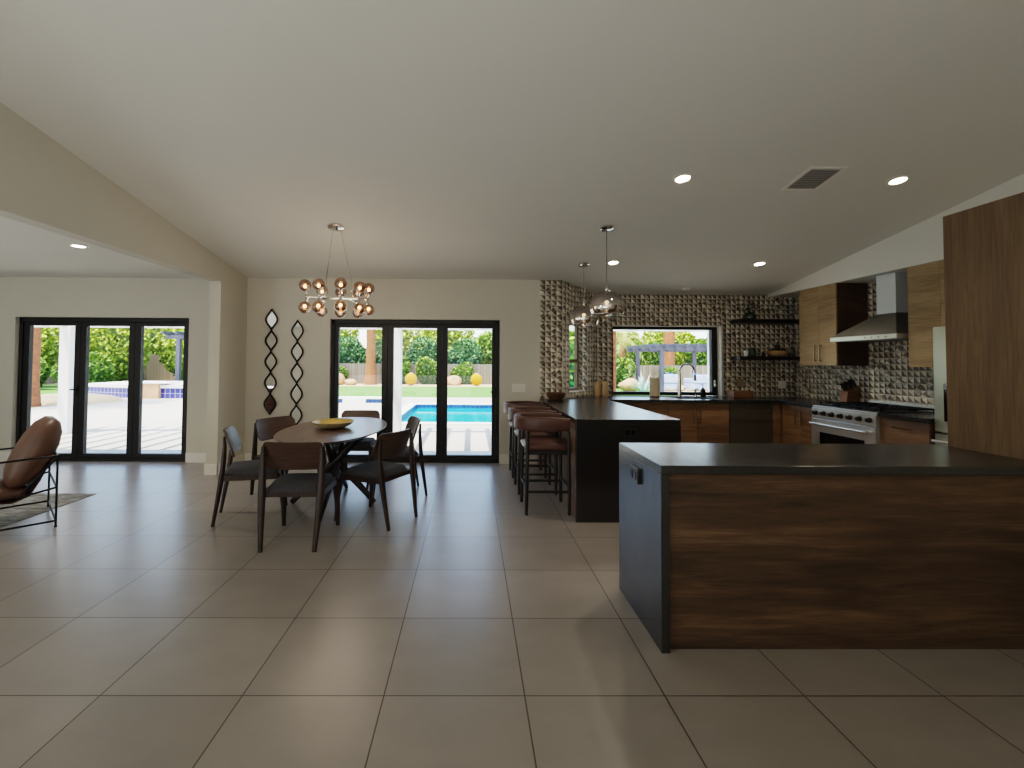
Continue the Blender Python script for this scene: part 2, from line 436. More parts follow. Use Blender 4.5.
# ------------------------------------------------------------------ faceted tile cladding
def facet_panel(name, parent, M_, u0, u1, w0, w1, cell=.074, holes=(), flip=False):
    """relief tile on the local XZ plane (local -y is the room side), from u0..u1, w0..w1"""
    rnd = random.Random(hash((round(u0,2), round(w0,2))) & 255)
    mb = MB(); nu = max(1, round((u1-u0)/cell)); nw = max(1, round((w1-w0)/cell))
    du, dw = (u1-u0)/nu, (w1-w0)/nw
    pal = {'l': (.64,.58,.47), 'b': (.52,.46,.36), 'r': (.10,.08,.058), 't': (.21,.17,.13)}  # cream and brown tile, with light and shade of the relief painted in
    if flip: pal = {'r': (.66,.61,.51), 't': (.56,.51,.42), 'l': (.12,.10,.078), 'b': (.22,.185,.145)}  # side wall swaps the painted lit and shaded facets to follow the window
    for i in range(nu):
        for j in range(nw):
            a, c = u0+i*du, w0+j*dw
            cx, cz = a+du/2, c+dw/2
            if any(h[0] < cx < h[1] and h[2] < cz < h[3] for h in holes): continue
            g = .0004
            ap = (a+du*(.5+rnd.uniform(-.2,.2)), -.013, c+dw*(.5+rnd.uniform(-.2,.2)))
            q = [(a+g, -.003, c+g), (a+du-g, -.003, c+g), (a+du-g, -.003, c+dw-g), (a+g, -.003, c+dw-g), ap]
            mb.add(q, [(0,1,4),(1,2,4),(2,3,4),(3,0,4)], M_)
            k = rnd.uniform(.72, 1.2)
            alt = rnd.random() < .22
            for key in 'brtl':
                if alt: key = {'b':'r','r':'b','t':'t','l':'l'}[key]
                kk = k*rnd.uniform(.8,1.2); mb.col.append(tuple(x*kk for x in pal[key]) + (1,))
    # thin grout backing
    mb2 = MB()
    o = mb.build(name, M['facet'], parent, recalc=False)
    return o
I4 = Matrix.Identity(4)
wk = bpy.data.objects['wall_kitchen_rear']; wd = bpy.data.objects['wall_diagonal']; wr = bpy.data.objects['wall_right']; wre = bpy.data.objects['wall_rear']
ztop = lambda y: ZC(y)-.002
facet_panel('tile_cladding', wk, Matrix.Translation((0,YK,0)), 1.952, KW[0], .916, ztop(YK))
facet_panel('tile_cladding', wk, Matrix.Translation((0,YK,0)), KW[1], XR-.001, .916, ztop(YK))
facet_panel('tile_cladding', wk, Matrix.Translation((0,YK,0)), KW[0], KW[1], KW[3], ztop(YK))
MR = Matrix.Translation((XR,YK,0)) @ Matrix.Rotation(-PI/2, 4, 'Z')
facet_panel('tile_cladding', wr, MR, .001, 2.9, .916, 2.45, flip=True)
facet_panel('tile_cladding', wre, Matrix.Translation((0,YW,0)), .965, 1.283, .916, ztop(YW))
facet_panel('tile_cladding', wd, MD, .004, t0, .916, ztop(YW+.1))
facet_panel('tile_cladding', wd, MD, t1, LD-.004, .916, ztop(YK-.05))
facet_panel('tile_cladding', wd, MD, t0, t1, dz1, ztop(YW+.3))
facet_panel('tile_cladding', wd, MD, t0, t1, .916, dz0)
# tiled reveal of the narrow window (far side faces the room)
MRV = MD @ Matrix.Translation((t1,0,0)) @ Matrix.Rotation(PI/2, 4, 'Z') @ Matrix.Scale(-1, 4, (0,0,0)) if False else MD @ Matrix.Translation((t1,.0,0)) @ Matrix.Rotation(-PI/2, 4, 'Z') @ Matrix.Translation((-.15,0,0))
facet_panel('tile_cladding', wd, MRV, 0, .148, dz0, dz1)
# metal edge strip at the kitchen window's tile edge
m = MB().box(KW[1]-.002, KW[1]+.022, YK-.020, YK-.017, .916, KW[3]+.02); m.build('tile_edge_trim', M['steel'], wk)

# ------------------------------------------------------------------ bifold doors and windows
def bifold(name, op, yf, panes, handle_at):
    x0, x1, z0, z1 = op
    e = bpy.data.objects.new(name, None); COL.objects.link(e); e.location = ((x0+x1)/2, yf, 0); e['kind'] = 'structure'
    X = lambda a: a - (x0+x1)/2
    fx0, fx1 = x0+.004, x1-.004
    m = MB(); d0, d1 = 0, .10
    m.box(X(fx0), X(fx0)+.045, d0, d1, 0, z1-.003, .004); m.box(X(fx1)-.045, X(fx1), d0, d1, 0, z1-.003, .004)
    m.box(X(fx0), X(fx1), d0, d1, z1-.062, z1-.003, .004); m.box(X(fx0), X(fx1), d0, d1, 0.0005, .04, .004)
    m.build('door_frame', M['frame'], e)
    edges = [fx0+.046] + [(panes[i][1]+panes[i+1][0])/2 for i in range(len(panes)-1)] + [fx1-.046]
    zt, zb = z1-.063, .041
    for i, (a, c_) in enumerate(panes):
        s0, s1 = X(edges[i])+.0015, X(edges[i+1])-.0015
        a_, b_ = X(a), X(c_); q0, q1 = .018, .082
        m = MB(); gz0, gz1 = .10, 1.90
        m.box(s0, a_, q0, q1, zb, zt, .003); m.box(b_, s1, q0, q1, zb, zt, .003)
        m.box(a_, b_, q0, q1, zb, gz0, .003); m.box(a_, b_, q0, q1, gz1, zt, .003)
        sash = m.build('door_sash', M['frame'], e)
        MB().box(a_, b_, .046, .052, gz0, gz1).build('glass_pane', M['glass'], sash)
        if i == handle_at[0]:
            hx = X(handle_at[1])
            h = MB().box(hx-.012, hx+.012, q0-.012, q0, .92, 1.06, .004); h.cyl((hx, q0-.012, 1.0), (hx, q0-.05, 1.0), .008, n=8)
            h.box(hx-.07 if handle_at[2] < 0 else hx-.01, hx+.01 if handle_at[2] < 0 else hx+.11, q0-.058, q0-.044, .99, 1.01, .003)
            h.build('door_handle', M['blackmetal'], sash)
    return e
YF = YW+.06
S = lambda a: a*(YF+.05)/6.55
bifold('door_1', D1, YF, [(S(-6.148),S(-5.522)), (S(-5.362),S(-4.77)), (S(-4.603),S(-4.01))], (0, S(-5.46), -1))
bifold('door_2', D2, YF, [(S(-1.853),S(-1.249)), (S(-1.088),S(-.482)), (S(-.327),S(.293))], (2, S(.345), -1))
# kitchen window
CT = .915
e = bpy.data.objects.new('window_1', None); COL.objects.link(e); e['kind'] = 'structure'; e.location = (0, YK+.12, 0)
m = MB(); a, c_, z0, z1 = KW; z0 = CT
m.box(a+.002, a+.05, 0, .09, z0+.002, z1-.002, .004); m.box(c_-.085, c_-.002, 0, .09, z0+.002, z1-.002, .004)
m.box(a+.05, c_-.085, 0, .09, z1-.045, z1-.002, .004); m.box(a+.05, c_-.085, 0, .09, z0+.002, z0+.055, .004)
wf = m.build('window_frame', M['frame'], e)
MB().box(a+.05, c_-.085, .04, .046, z0+.055, z1-.045).build('glass_pane', M['glass'], e)
m = MB().box(c_-.06, c_-.03, -.012, 0, 1.06, 1.16, .003); m.tube([(c_-.045,-.012,1.14),(c_-.045,-.04,1.14),(c_-.045,-.045,1.06)], .006, 6); m.build('window_handle', M['chrome'], e)
# narrow window
e = bpy.data.objects.new('window_2', None); COL.objects.link(e); e['kind'] = 'structure'; e.matrix_world = MD
m = MB()
m.box(t0+.001, t0+.04, .15, .20, dz0+.001, dz1-.001); m.box(t1-.04, t1-.001, .15, .20, dz0+.001, dz1-.001)
m.box(t0+.04, t1-.04, .15, .20, dz0+.001, dz0+.04); m.box(t0+.04, t1-.04, .15, .20, dz1-.04, dz1-.001); m.box(t0+.04, t1-.04, .15, .20, 1.42, 1.47)
m.build('window_frame', M['greige'], e)
MB().box(t0+.04, t1-.04, .17, .175, dz0+.04, dz1-.04).build('glass_pane', M['glass'], e)

# ------------------------------------------------------------------ kitchen: island nearest the camera
CT = .915
def handle_bar(p0, p1, off, r=.006, mat='nickel', parent=None, name='handle'):
    """square bar pull between p0 and p1 standing off by vector off"""
    p0, p1, off = Vector(p0), Vector(p1), Vector(off)
    m = MB(); m.bar(p0+off, p1+off, r*2); m.bar(p0, p0+off, r*2); m.bar(p1, p1+off, r*2)
    return m.build(name, M[mat], parent)
IX0, IX1, IY0, IY1 = .944, 2.985, 2.312, 2.968
w = thing('island_countertop', 'black stone countertop with waterfall end wrapping the wooden island in front', 'countertop', (IX0, IY0, 0))
MB().box(0, IX1-IX0, 0, IY1-IY0, CT-.042, CT, .003).build('counter_slab', M['granite'], w)
MB().box(0, .042, 0, IY1-IY0, 0, CT-.0425, .002).build('waterfall_panel', M['granite'], w)
k = thing('island_cabinet', 'long wooden island base with horizontal grain under the black waterfall counter', 'cabinet', (IX0+.044, IY0+.036, 0))
L = IX1-IX0-.046
MB().box(0, L, 0, .022, 0.0005, CT-.043, .0015).build('front_panel', M['oak'], k)
MB().box(0, L, .0225, IY1-IY0-.06, 0.0005, CT-.043).build('carcass', M['oak_dark'], k)
for i in range(3):
    d = MB().box(i*L/3+.003, (i+1)*L/3-.003, IY1-IY0-.0595, IY1-IY0-.04, .1, CT-.05, .002).build('door', M['oak'], k)
    handle_bar(((i+.9)*L/3, IY1-IY0-.04, .55), ((i+.9)*L/3, IY1-IY0-.04, .75), (0,.03,0), parent=d)
def outlet(name, label, loc, rotz, mat='blackplastic', wide=.12, tall=.075, group=None, slots=2, pm=None, cat='power outlet', depth=.008):
    o = thing(name, label, cat, loc, rotz, group)
    MB().box(-wide/2, wide/2, -depth, -.0005, -tall/2, tall/2, .002).build('wall_plate', M[mat], o)
    for i in range(slots):
        cx = (i-(slots-1)/2)*wide/(slots+.3)
        if cat == 'light switch': MB().box(cx-.016, cx+.016, -.005-depth, -.0005-depth, -.033, .033, .002).build('rocker', M[mat], o)
        else:
            m = MB(); m.box(cx-.017, cx+.017, -.003-depth, -.0005-depth, -.02, .02, .001); s_ = m.build('socket', M[pm or mat], o)
    return o
outlet('power_outlet', 'black double outlet on the end panel of the waterfall island', (IX0-.0005, 2.655, .79), -PI/2, pm='blackglass', wide=.125, tall=.085, mat='granite', depth=.018)

# ------------------------------------------------------------------ bar peninsula
BX0, BX1, BY0, BY1 = .944, 1.885, 4.172, YW-.002
w = thing('bar_countertop', 'black stone bar counter with waterfall front beside the three leather stools', 'countertop', (BX0, BY0, 0))
poly = [(0,0),(BX1-BX0,0),(BX1-BX0,BY1-BY0-.1)]
m = MB().box(0, BX1-BX0, 0, 2.243, CT-.042, CT, .002)
m.build('counter_slab', M['granite'], w)
MB().box(0, BX1-BX0, 0, .042, 0, CT-.0425, .002).build('waterfall_panel', M['granite'], w)
k = thing('bar_cabinet', 'wooden bar base behind the stools with pale oak side panel', 'cabinet', (BX0, BY0+.043, 0))
m = MB().box(.012, .034, .0, 2.31, .0005, CT-.043, .0015); m.build('side_panel', M['oak_y'], k)
MB().box(.0345, BX1-BX0-.03, .0, 2.19, .0005, CT-.043).build('carcass', M['oak_dark'], k)
outlet('power_outlet', 'black outlet set in the black front panel of the bar', (1.43, BY0-.0005, .80), 0, wide=.115, tall=.07, pm='blackglass')

# ------------------------------------------------------------------ back run + side run worktop
CF = 6.42                             # front edge of rear counter
w = thing('rear_countertop', 'black stone countertop running under the kitchen window and around the tiled corner', 'countertop', (0,0,0))
m = MB(); zt0 = CT-.042
def slab(x0, x1, y0, y1): m.box(x0, x1, y0, y1, zt0, CT)
# polygon slab with the sink cut out
slab(1.9705, 2.96, CF, YK-.021); slab(3.56, 4.27, CF, YK-.021); slab(2.96, 3.56, CF, 6.58); slab(2.96, 3.56, 7.0, YK-.021)
slab(KW[0]+.006, KW[1]-.006, YK-.021, YK+.115)
slab(4.27, XR-.021, 5.80, YK-.021)
m.prism([(.97, YW-.022), (1.285, YW-.03), (1.97, 7.12), (1.97, 6.4165), (.97, 6.4165)], zt0, CT)
m.build('counter_slab', M['granite'], w)
# sink (undermount)
o = thing('kitchen_sink', 'dark undermount sink in the black counter below the kitchen window', 'sink', (3.26, 6.79, CT))
m = MB(); m.box(-.299, .299, -.209, -.2, -.2, -.003); m.box(-.299, .299, .2, .209, -.2, -.003); m.box(-.299, -.29, -.2, .2, -.2, -.003); m.box(.29, .299, -.2, .2, -.2, -.003); m.box(-.299, .299, -.209, .209, -.21, -.2)
m.build('basin', M['steel_d'], o); MB().lathe([(.04,-.199),(.04,-.195),(.02,-.194)], 16, capt=True).build('drain', M['chrome'], o)
# base cabinets, rear run
BCF = CF+.03
def base_cab(name, label, x0, x1, doors, handles, group=None):
    k = thing(name, label, 'cabinet', (x0, BCF, 0), 0, group); W = x1-x0
    MB().box(.001, W-.001, .02, .60, .1, .62).build('carcass', M['oak_dark'], k)
    MB().box(.001, W-.001, .07, .085, .0005, .0995).build('toe_kick', M['blackwood'], k)
    xs = [0] + doors + [W]
    for i, (a, c_) in enumerate(zip(xs, xs[1:])):
        d = MB().box(a+.002, c_-.002, 0, .019, .105, CT-.048, .0015).build('door', M['oak_base'], k)
        if handles[i] is not None:
            hx = handles[i]; handle_bar((hx, 0, .60), (hx, 0, .80), (0,-.03,0), parent=d)
    return k
base_cab('base_cabinet', 'wooden base cabinet next to the bar under the rear counter', 1.93, 2.739, [], [None])
base_cab('base_cabinet', 'two-door wooden sink cabinet under the kitchen window', 2.741, 3.589, [.399], [.352, .446])
# dishwasher
k = thing('dishwasher', 'dark steel dishwasher with bar handle between sink cabinet and corner', 'dishwasher', (3.592, BCF, 0))
MB().box(.001, .60, .02, .58, .1, CT-.05).build('body', M['blackplastic'], k)
d = MB().box(.003, .60, -.005, .019, .10, CT-.05, .002).build('door', M['dwsteel'], k)
m = MB(); m.tube([(.09,-.05,.775),(.53,-.05,.775)], .009, 8); m.cyl((.11,-.05,.775),(.11,-.005,.775),.006,n=8); m.cyl((.51,-.05,.775),(.51,-.005,.775),.006,n=8); m.build('handle', M['nickel'], d)
MB().box(.003, .60, .06, .075, .0005, .0995).build('toe_kick', M['blackwood'], k)
k = thing('corner_filler_panel', 'narrow wooden filler in the corner beside the dishwasher', 'panel', (4.194, BCF, 0))
MB().box(0, .122, 0, .019, .0005, CT-.048).build('filler', M['oak_base'], k)
# side run (fronts face -x)
SF = 4.30
def side_cab(name, label, y0, y1, doors, handles, horiz=None):
    k = thing(name, label, 'cabinet', (SF, y0, 0)); W = y1-y0
    MB().box(.02, XR-SF-.03, .001, W-.001, .1, CT-.046).build('carcass', M['oak_dark'], k)
    MB().box(.07, .085, .001, W-.001, .0005, .0995).build('toe_kick', M['blackwood'], k)
    ys = [0] + doors + [W]
    for i, (a, c_) in enumerate(zip(ys, ys[1:])):
        if horiz is None:
            d = MB().box(0, .019, a+.002, c_-.002, .105, CT-.048, .0015).build('door', M['oak_y'], k)
            if handles[i] is not None: handle_bar((0, handles[i], .62), (0, handles[i], .81), (-.03,0,0), mat='chrome', parent=d)
        else:
            for z0, z1 in horiz:
                d = MB().box(0, .019, a+.002, c_-.002, z0, z1, .0015).build('drawer', M['oak_y'], k)
                ym = (a+c_)/2; handle_bar((0, ym-.09, (z0+z1)/2+.04), (0, ym+.09, (z0+z1)/2+.04), (-.03,0,0), mat='chrome', parent=d)
    return k
side_cab('base_cabinet', 'two-door wooden base cabinet at the corner between dishwasher and range', 5.80, 6.415, [.255], [.315, .205])
side_cab('drawer_cabinet', 'wooden drawer base between the steel range and the refrigerator', 4.345, 4.868, [], [], [(.105,.36),(.365,.62),(.625,CT-.048)])
w = thing('side_countertop', 'short black stone countertop between the range and the refrigerator', 'countertop', (4.27, 4.345, 0))
MB().box(0, XR-.021-4.27, 0, .522, CT-.042, CT, .002).build('counter_slab', M['granite'], w)

# ------------------------------------------------------------------ range
RY0, RY1 = 4.872, 5.796
k = thing('range', 'stainless steel gas range with dark knobs and black cooktop', 'range', (4.27, RY0, 0)); W = RY1-RY0; Dp = XR-.022-4.27
MB().box(.03, Dp-.001, .002, W-.002, .09, CT-.03).build('body', M['steel'], k)
MB().box(.0, Dp-.03, .002, W-.002, CT-.0295, CT-.005, .003).build('cooktop', M['steel'], k)
MB().box(.05, Dp-.06, .02, W-.02, CT-.0045, CT+.006).build('burner_tray', M['blackplastic'], k)
for gi in range(3):
    m = MB(); y0 = .03+gi*(W-.06)/3; y1 = y0+(W-.06)/3-.01; zg = CT+.034
    for yy in (y0+.008, (y0+y1)/2, y1-.008): m.bar((.06,yy,zg), (Dp-.07,yy,zg), .014)
    for xx in (.07, .2, Dp/2, Dp-.2, Dp-.08): m.bar((xx,y0,zg), (xx,y1,zg), .014)
    for xx in (.07, Dp-.08):
        for yy in (y0+.008, y1-.008): m.bar((xx,yy,CT+.006), (xx,yy,zg), .014)
    m.build('grate', M['blackmetal'], k)
    for xx in (.17, Dp-.19): MB().lathe([(.045,CT+.0065),(.045,CT+.018),(.03,CT+.024)], 16, (xx,(y0+y1)/2,0), capt=True).build('burner', M['blackmetal'], k)
MB().box(Dp-.029, Dp-.001, .002, W-.002, CT-.0295, CT+.06, .003).build('backguard', M['steel'], k)
cp = MB().box(-.012, .0295, .002, W-.002, .765, CT-.03, .003).build('control_panel', M['steel'], k)
for i in range(7):
    yy = .075 + i*(W-.15)/6
    m = MB(); MT = Matrix.Translation((-.0125,yy,.826)) @ Matrix.Rotation(-PI/2, 4, 'Y')
    m.lathe([(.030,0),(.030,.006),(.025,.008),(.023,.036),(.019,.04)], 18, M=MT, capt=True); m.build('knob', M['bronze'], cp)
d = MB().box(-.018, .0295, .004, W-.004, .17, .755, .004).build('oven_door', M['steel'], k)
MB().box(-.0205, -.0183, .14, W-.14, .30, .60, .001).build('window', M['blackglass'], d)
m = MB(); m.tube([(-.075,.05,.70),(-.075,W-.05,.70)], .013, 10)
for yy in (.09, W-.09): m.tube([(-.0185,yy,.70),(-.075,yy,.70)], [.014,.011], 10)
m.build('handle', M['steel'], d)
MB().box(-.005, .0295, .004, W-.004, .095, .165, .003).build('kick_panel', M['steel'], k)
for xx in (.06, Dp-.06):
    for yy in (.05, W-.05): MB().cyl((xx,yy,.0005),(xx,yy,.09),.018,n=10).build('foot', M['blackmetal'], k)

# ------------------------------------------------------------------ refrigerator and pantry
FX = 4.335
k = thing('refrigerator', 'pale stainless refrigerator with black dispenser beyond the tall wooden panel', 'refrigerator', (FX, 3.42, 0)); W = .915
MB().box(.075, XR-FX-.03, .002, W-.002, .03, 1.775).build('body', M['steel_fridge'], k)
for a, c_, nm in ((W/2+.003, W-.002, 'l'), (.002, W/2-.003, 'r')):
    d = MB().box(0, .07, a, c_, .80, 1.775, .008).build('door', M['steel_fridge'], k)
    hy = W/2+.05 if nm == 'l' else W/2-.05
    m = MB(); m.tube([(-.05,hy,.95),(-.05,hy,1.6)], .012, 8); m.cyl((-.05,hy,1.0),(0,hy,1.0),.008,n=8); m.cyl((-.05,hy,1.55),(0,hy,1.55),.008,n=8); m.build('handle', M['steel'], d)
    if nm == 'l':
        MB().box(-.004, -.0005, W-.36, W-.098, .905, 1.25, .002).build('water_dispenser', M['blackglass'], d)
d = MB().box(0, .07, .002, W-.002, .09, .785, .008).build('drawer', M['steel_fridge'], k)
m = MB(); m.tube([(-.05,.08,.72),(-.05,W-.03,.72)], .012, 8); m.cyl((-.05,.15,.72),(0,.15,.72),.008,n=8); m.cyl((-.05,W-.1,.72),(0,W-.1,.72),.008,n=8); m.build('handle', M['steel'], d)
MB().box(.09, XR-FX-.04, .02, W-.02, .0005, .0295).build('base_grille', M['blackplastic'], k)
k = thing('pantry_cabinet', 'tall dark oak cabinet with upright grain rising at the end of the island', 'cabinet', (2.99, 2.14, 0))
MB().box(0, .02, 0, .765, .0005, 2.362, .001).build('side_panel', M['oak_v'], k)
MB().box(.0205, .62, .022, .765, .0005, 2.362).build('carcass', M['oak_v'], k)
for i in range(2):
    d = MB().box(.022+i*.3, .022+(i+1)*.3-.004, 0, .0205, .1, 2.355, .0015).build('door', M['oak_v'], k)
    hx = .29 if i == 0 else .355; handle_bar((hx,0,1.0),(hx,0,1.3),(0,-.03,0),parent=d)

# ------------------------------------------------------------------ upper cabinets and hood
UX = 4.60
def upper(name, label, y0, y1, z0, doors, handles):
    k = thing(name, label, 'wall cabinet', (UX, y0, 0)); W = y1-y0
    MB().box(.02, XR-.02-UX, .0, W, z0, 2.450).build('carcass', M['oak_dark'], k)
    ys = [0] + doors + [W]
    for i, (a, c_) in enumerate(zip(ys, ys[1:])):
        d = MB().box(0, .0195, a+.0015, c_-.0015, z0, 2.450, .0015).build('door', M['oak_lit'], k)
        if handles[i] is not None: handle_bar((0, handles[i], z0+.06), (0, handles[i], z0+.26), (-.032,0,0), parent=d)
    return k
upper('hanging_cabinet', 'two-door window-lit oak wall cabinet beside the dark floating shelves', 5.815, 6.475, 1.405, [.30], [.255, .345])
upper('hanging_cabinet', 'window-lit oak wall cabinet between the range hood and refrigerator', 4.355, 4.852, 1.397, [.155], [None, None])
upper('hanging_cabinet', 'window-lit oak cabinet above the refrigerator behind the tall panel', 3.42, 4.353, 1.83, [.46], [None, None])
k = thing('range_hood', 'stainless chimney range hood over the gas range', 'range hood', (4.50, 4.878, 0)); W = .912; Dp = XR-.022-4.50
MB().box(0, Dp, 0, W, 1.70, 1.752, .002).build('lip', M['steel'], k)
ch0, ch1, cx0 = .232, .48, Dp-.285
m = MB(); vs = [(0,0,1.7525),(Dp,0,1.7525),(Dp,W,1.7525),(0,W,1.7525),(cx0,ch0,2.0),(Dp,ch0,2.0),(Dp,ch1,2.0),(cx0,ch1,2.0)]
m.add(vs, [(3,2,1,0),(4,5,6,7),(0,1,5,4),(1,2,6,5),(2,3,7,6),(3,0,4,7)]); m.build('canopy', M['steel_d'], k)
MB().box(cx0+.001, Dp, ch0+.001, ch1-.001, 2.0005, 2.449, .001).build('chimney', M['steel_sheen'], k)
for i in range(4): MB().lathe([(.008,0),(.008,.012)], 10, (-.0,.0,0), M=Matrix.Translation((-.0005,.12+.09*i,1.726)) @ Matrix.Rotation(-PI/2,4,'Y'), capt=True).build('button', M['chrome'], k)
for i in range(2): MB().box(.08, Dp-.06, .05+i*.42, .44+i*.42, 1.694, 1.6995, .001).build('filter', M['steel_d'], k)

# ------------------------------------------------------------------ floating shelves and their things
SY0 = YK-.25
for z, lab in ((2.035, 'dark floating shelf on the tiled wall, upper of two'), (1.477, 'dark floating shelf carrying the wooden fruit bowl, lower of two')):
    tag(MB().box(0, .985, 0, .23, 0, .055, .003).build('floating_shelf', M['darkshelf'], loc=(4.015, SY0, z)), lab, 'shelf')
zs = 1.5325
o = thing('fruit_bowl', 'pale wooden bowl of dark fruit on the lower floating shelf', 'bowl', (4.66, 7.03, zs))
MB().lathe([(.05,0),(.085,.005),(.13,.045),(.15,.085),(.143,.085),(.122,.047),(.08,.012),(.001,.01)], 28, capb=True).build('bowl_body', M['woodbowl'], o, smooth=50)
for i, (x, y, z, r) in enumerate([(-.06,0,.085,.045),(.03,.05,.085,.045),(.05,-.05,.085,.042),(-.02,-.065,.08,.036),(-.002,.0,.145,.04)]):
    tag(MB().sphere((0,0,0), r, 14, 8).build('plum', M['plum'], loc=(4.66+x, 7.03+y, zs+z), smooth=60), 'small dark round fruit heaped in the pale wooden shelf bowl', 'fruit', 'dark fruit in the shelf bowl')
o = thing('small_cup', 'small white cup at the end of the lower shelf', 'cup', (4.16, 7.0, zs))
MB().lathe([(.022,0),(.030,.03),(.033,.085),(.029,.085),(.024,.01),(.001,.009)], 20, capb=True).build('cup_body', M['white'], o, smooth=50)
o = thing('glass_jar', 'dark green glass jar next to the white cup on the shelf', 'jar', (4.27, 7.03, zs))
MB().lathe([(.045,0),(.052,.01),(.052,.09),(.035,.105),(.035,.115)], 22, capb=True).build('jar_body', M['leafdark'], o, smooth=50)
MB().lathe([(.037,.1155),(.037,.13),(.001,.132)], 22, capb=True).build('lid', M['blackmetal'], o)
o = thing('black_figurine', 'tiny black ornament between jar and fruit bowl', 'ornament', (4.42, 7.0, zs))
MB().lathe([(.022,0),(.018,.03),(.008,.045),(.017,.06),(.001,.08)], 14, capb=True).build('ornament_body', M['blackmetal'], o, smooth=60)
o = thing('potted_plant', 'grey-green vase with leafy sprig on the upper floating shelf', 'plant', (4.24, 7.03, 2.0905))
MB().lathe([(.05,0),(.085,.02),(.09,.06),(.06,.10),(.05,.11)], 22, capb=True).build('vase', M['greenglass'], o, smooth=50)
m = MB(); rn = random.Random(3)
for i in range(70):
    a_, h, rr = rn.uniform(0,2*PI), rn.uniform(.10,.26), rn.uniform(0,.12)
    cpt = Vector((rr*math.cos(a_), rr*math.sin(a_)*.6, h)); q = Matrix.Translation(cpt) @ Matrix.Rotation(rn.uniform(0,6),4,'Z') @ Matrix.Rotation(rn.uniform(-1,1),4,'X')
    m.add([(-.012,0,0),(0,-.028,0),(.012,0,0),(0,.028,0)], [(0,1,2,3)], q)
m.build('foliage', M['leafdark'], o, recalc=False)

# ------------------------------------------------------------------ counter things
for x, y, h, lab in ((1.905, 7.0, .195, 'pale lidded canister on the counter near the narrow window'), (2.01, 6.97, .20, 'pale lidded canister on the counter next to the kitchen window')):
    o = thing('canister', lab, 'canister', (x, y, CT+.0005))
    MB().lathe([(.046,0),(.048,.004),(.048,h),(.044,h+.003)], 24, capb=True, capt=True).build('canister_body', M['ceramic'], o, smooth=40)
    MB().lathe([(.047,h+.0035),(.047,h+.018),(.012,h+.02),(.012,h+.034),(.001,h+.036)], 24, capb=True).build('lid', M['woodbowl'], o, smooth=40)
o = thing('paper_towel_roll', 'upright paper towel roll on the counter before the kitchen window', 'paper towel', (2.76, 6.98, CT+.0005))
MB().lathe([(.075,0),(.075,.012)], 24, capb=True, capt=True).build('holder_base', M['blackmetal'], o)
MB().lathe([(.018,.0125),(.072,.0125),(.072,.29),(.018,.29)], 28).build('paper', M['paper'], o, smooth=40)
MB().cyl((0,0,.0125),(0,0,.33),.009,n=10).build('holder_rod', M['chrome'], o)
o = thing('kitchen_faucet', 'chrome gooseneck pull-down faucet behind the sink', 'faucet', (3.185, 7.09, CT+.0005))
MB().lathe([(.032,0),(.032,.012),(.028,.02)], 20, capb=True, capt=True).build('base', M['chrome'], o)
pts = [(0,0,.02),(0,0,.36)] + [(.11-.11*math.cos(a), -.02*math.sin(a/2), .36+.14*math.sin(a)) for a in [PI*i/10 for i in range(1,10)]] + [(.222,-.03,.33)]
MB().tube(pts, [.032,.022]+[.016]*9+[.016], 12).build('spout', M['chrome'], o, smooth=50)
MB().tube([(.2221,-.0302,.329),(.226,-.032,.24)], [.017,.02], 12).build('spray_head', M['steel_d'], o, smooth=50)
MB().tube([(.027,0,.08),(.075,0,.105)], .007, 8).build('lever', M['chrome'], o)
o = thing('faucet_tap', 'small chrome water tap beside the tall kitchen faucet', 'faucet', (3.43, 7.09, CT+.0005))
MB().tube([(0,0,0),(0,0,.10),(.0,-.02,.125),(0,-.07,.125),(0,-.08,.105)], [.02,.011,.01,.01,.01], 10).build('spout', M['chrome'], o, smooth=50)
o = thing('soap_bottle', 'black pump soap bottle on the counter beside the sink', 'soap dispenser', (3.53, 7.06, CT+.0005))
MB().lathe([(.034,0),(.038,.006),(.038,.10),(.016,.125),(.014,.14)], 20, capb=True, capt=True).build('bottle_body', M['blackplastic'], o, smooth=40)
MB().tube([(0,0,.1405),(0,0,.185),(-.04,-.01,.18)], [.006,.006,.005], 8).build('pump', M['blackplastic'], o)
o = thing('bread_box', 'low wooden box on the counter under the tiled wall outlet', 'box', (4.08, 7.03, CT+.0005))
MB().box(-.15, .15, -.09, .09, 0, .075, .004).build('box_body', M['walnutbox'], o)
MB().box(-.152, .152, -.092, .092, .0755, .095, .004).build('lid', M['walnutbox'], o)
o = thing('knife_block', 'dark wooden knife block with black handles beside the range', 'knife block', (4.885, 5.99, CT+.0005))
sh = Matrix.Shear('XZ', 4, (0,0)) if False else Matrix.Identity(4)
m = MB(); vs = [(-.08,-.06,0),(.07,-.06,0),(.07,.06,0),(-.08,.06,0),(-.055,-.06,.15),(.10,-.06,.23),(.10,.06,.23),(-.055,.06,.15)]
m.add(vs, [(3,2,1,0),(4,5,6,7),(0,1,5,4),(1,2,6,5),(2,3,7,6),(3,0,4,7)]); m.build('block', M['walnutbox'], o)
for i in range(3):
    for j in range(3):
        x = -.03+i*.05; y = -.036+j*.036; z = .152+(x+.055)*.516
        p = Vector((x,y,z+.006)); dvec = Vector((-.46,0,.89))
        MB().tube([p, p+dvec*.095], [.010,.012], 8, sx=.7).build('knife_handle', M['blackplastic'], o)
o = thing('wicker_basket', 'small brown wicker basket at the tiled end of the bar', 'basket', (1.16, 6.34, CT+.0005))
MB().lathe([(.085,0),(.115,.04),(.125,.085),(.118,.085),(.108,.042),(.08,.008),(.001,.007)], 26, capb=True).build('basket_body', M['wicker'], o, smooth=50)
MB().tube([(.124*math.cos(a),.124*math.sin(a),.088) for a in [2*PI*i/26 for i in range(26)]], .008, 6, closed=True).build('rim', M['wicker'], o)
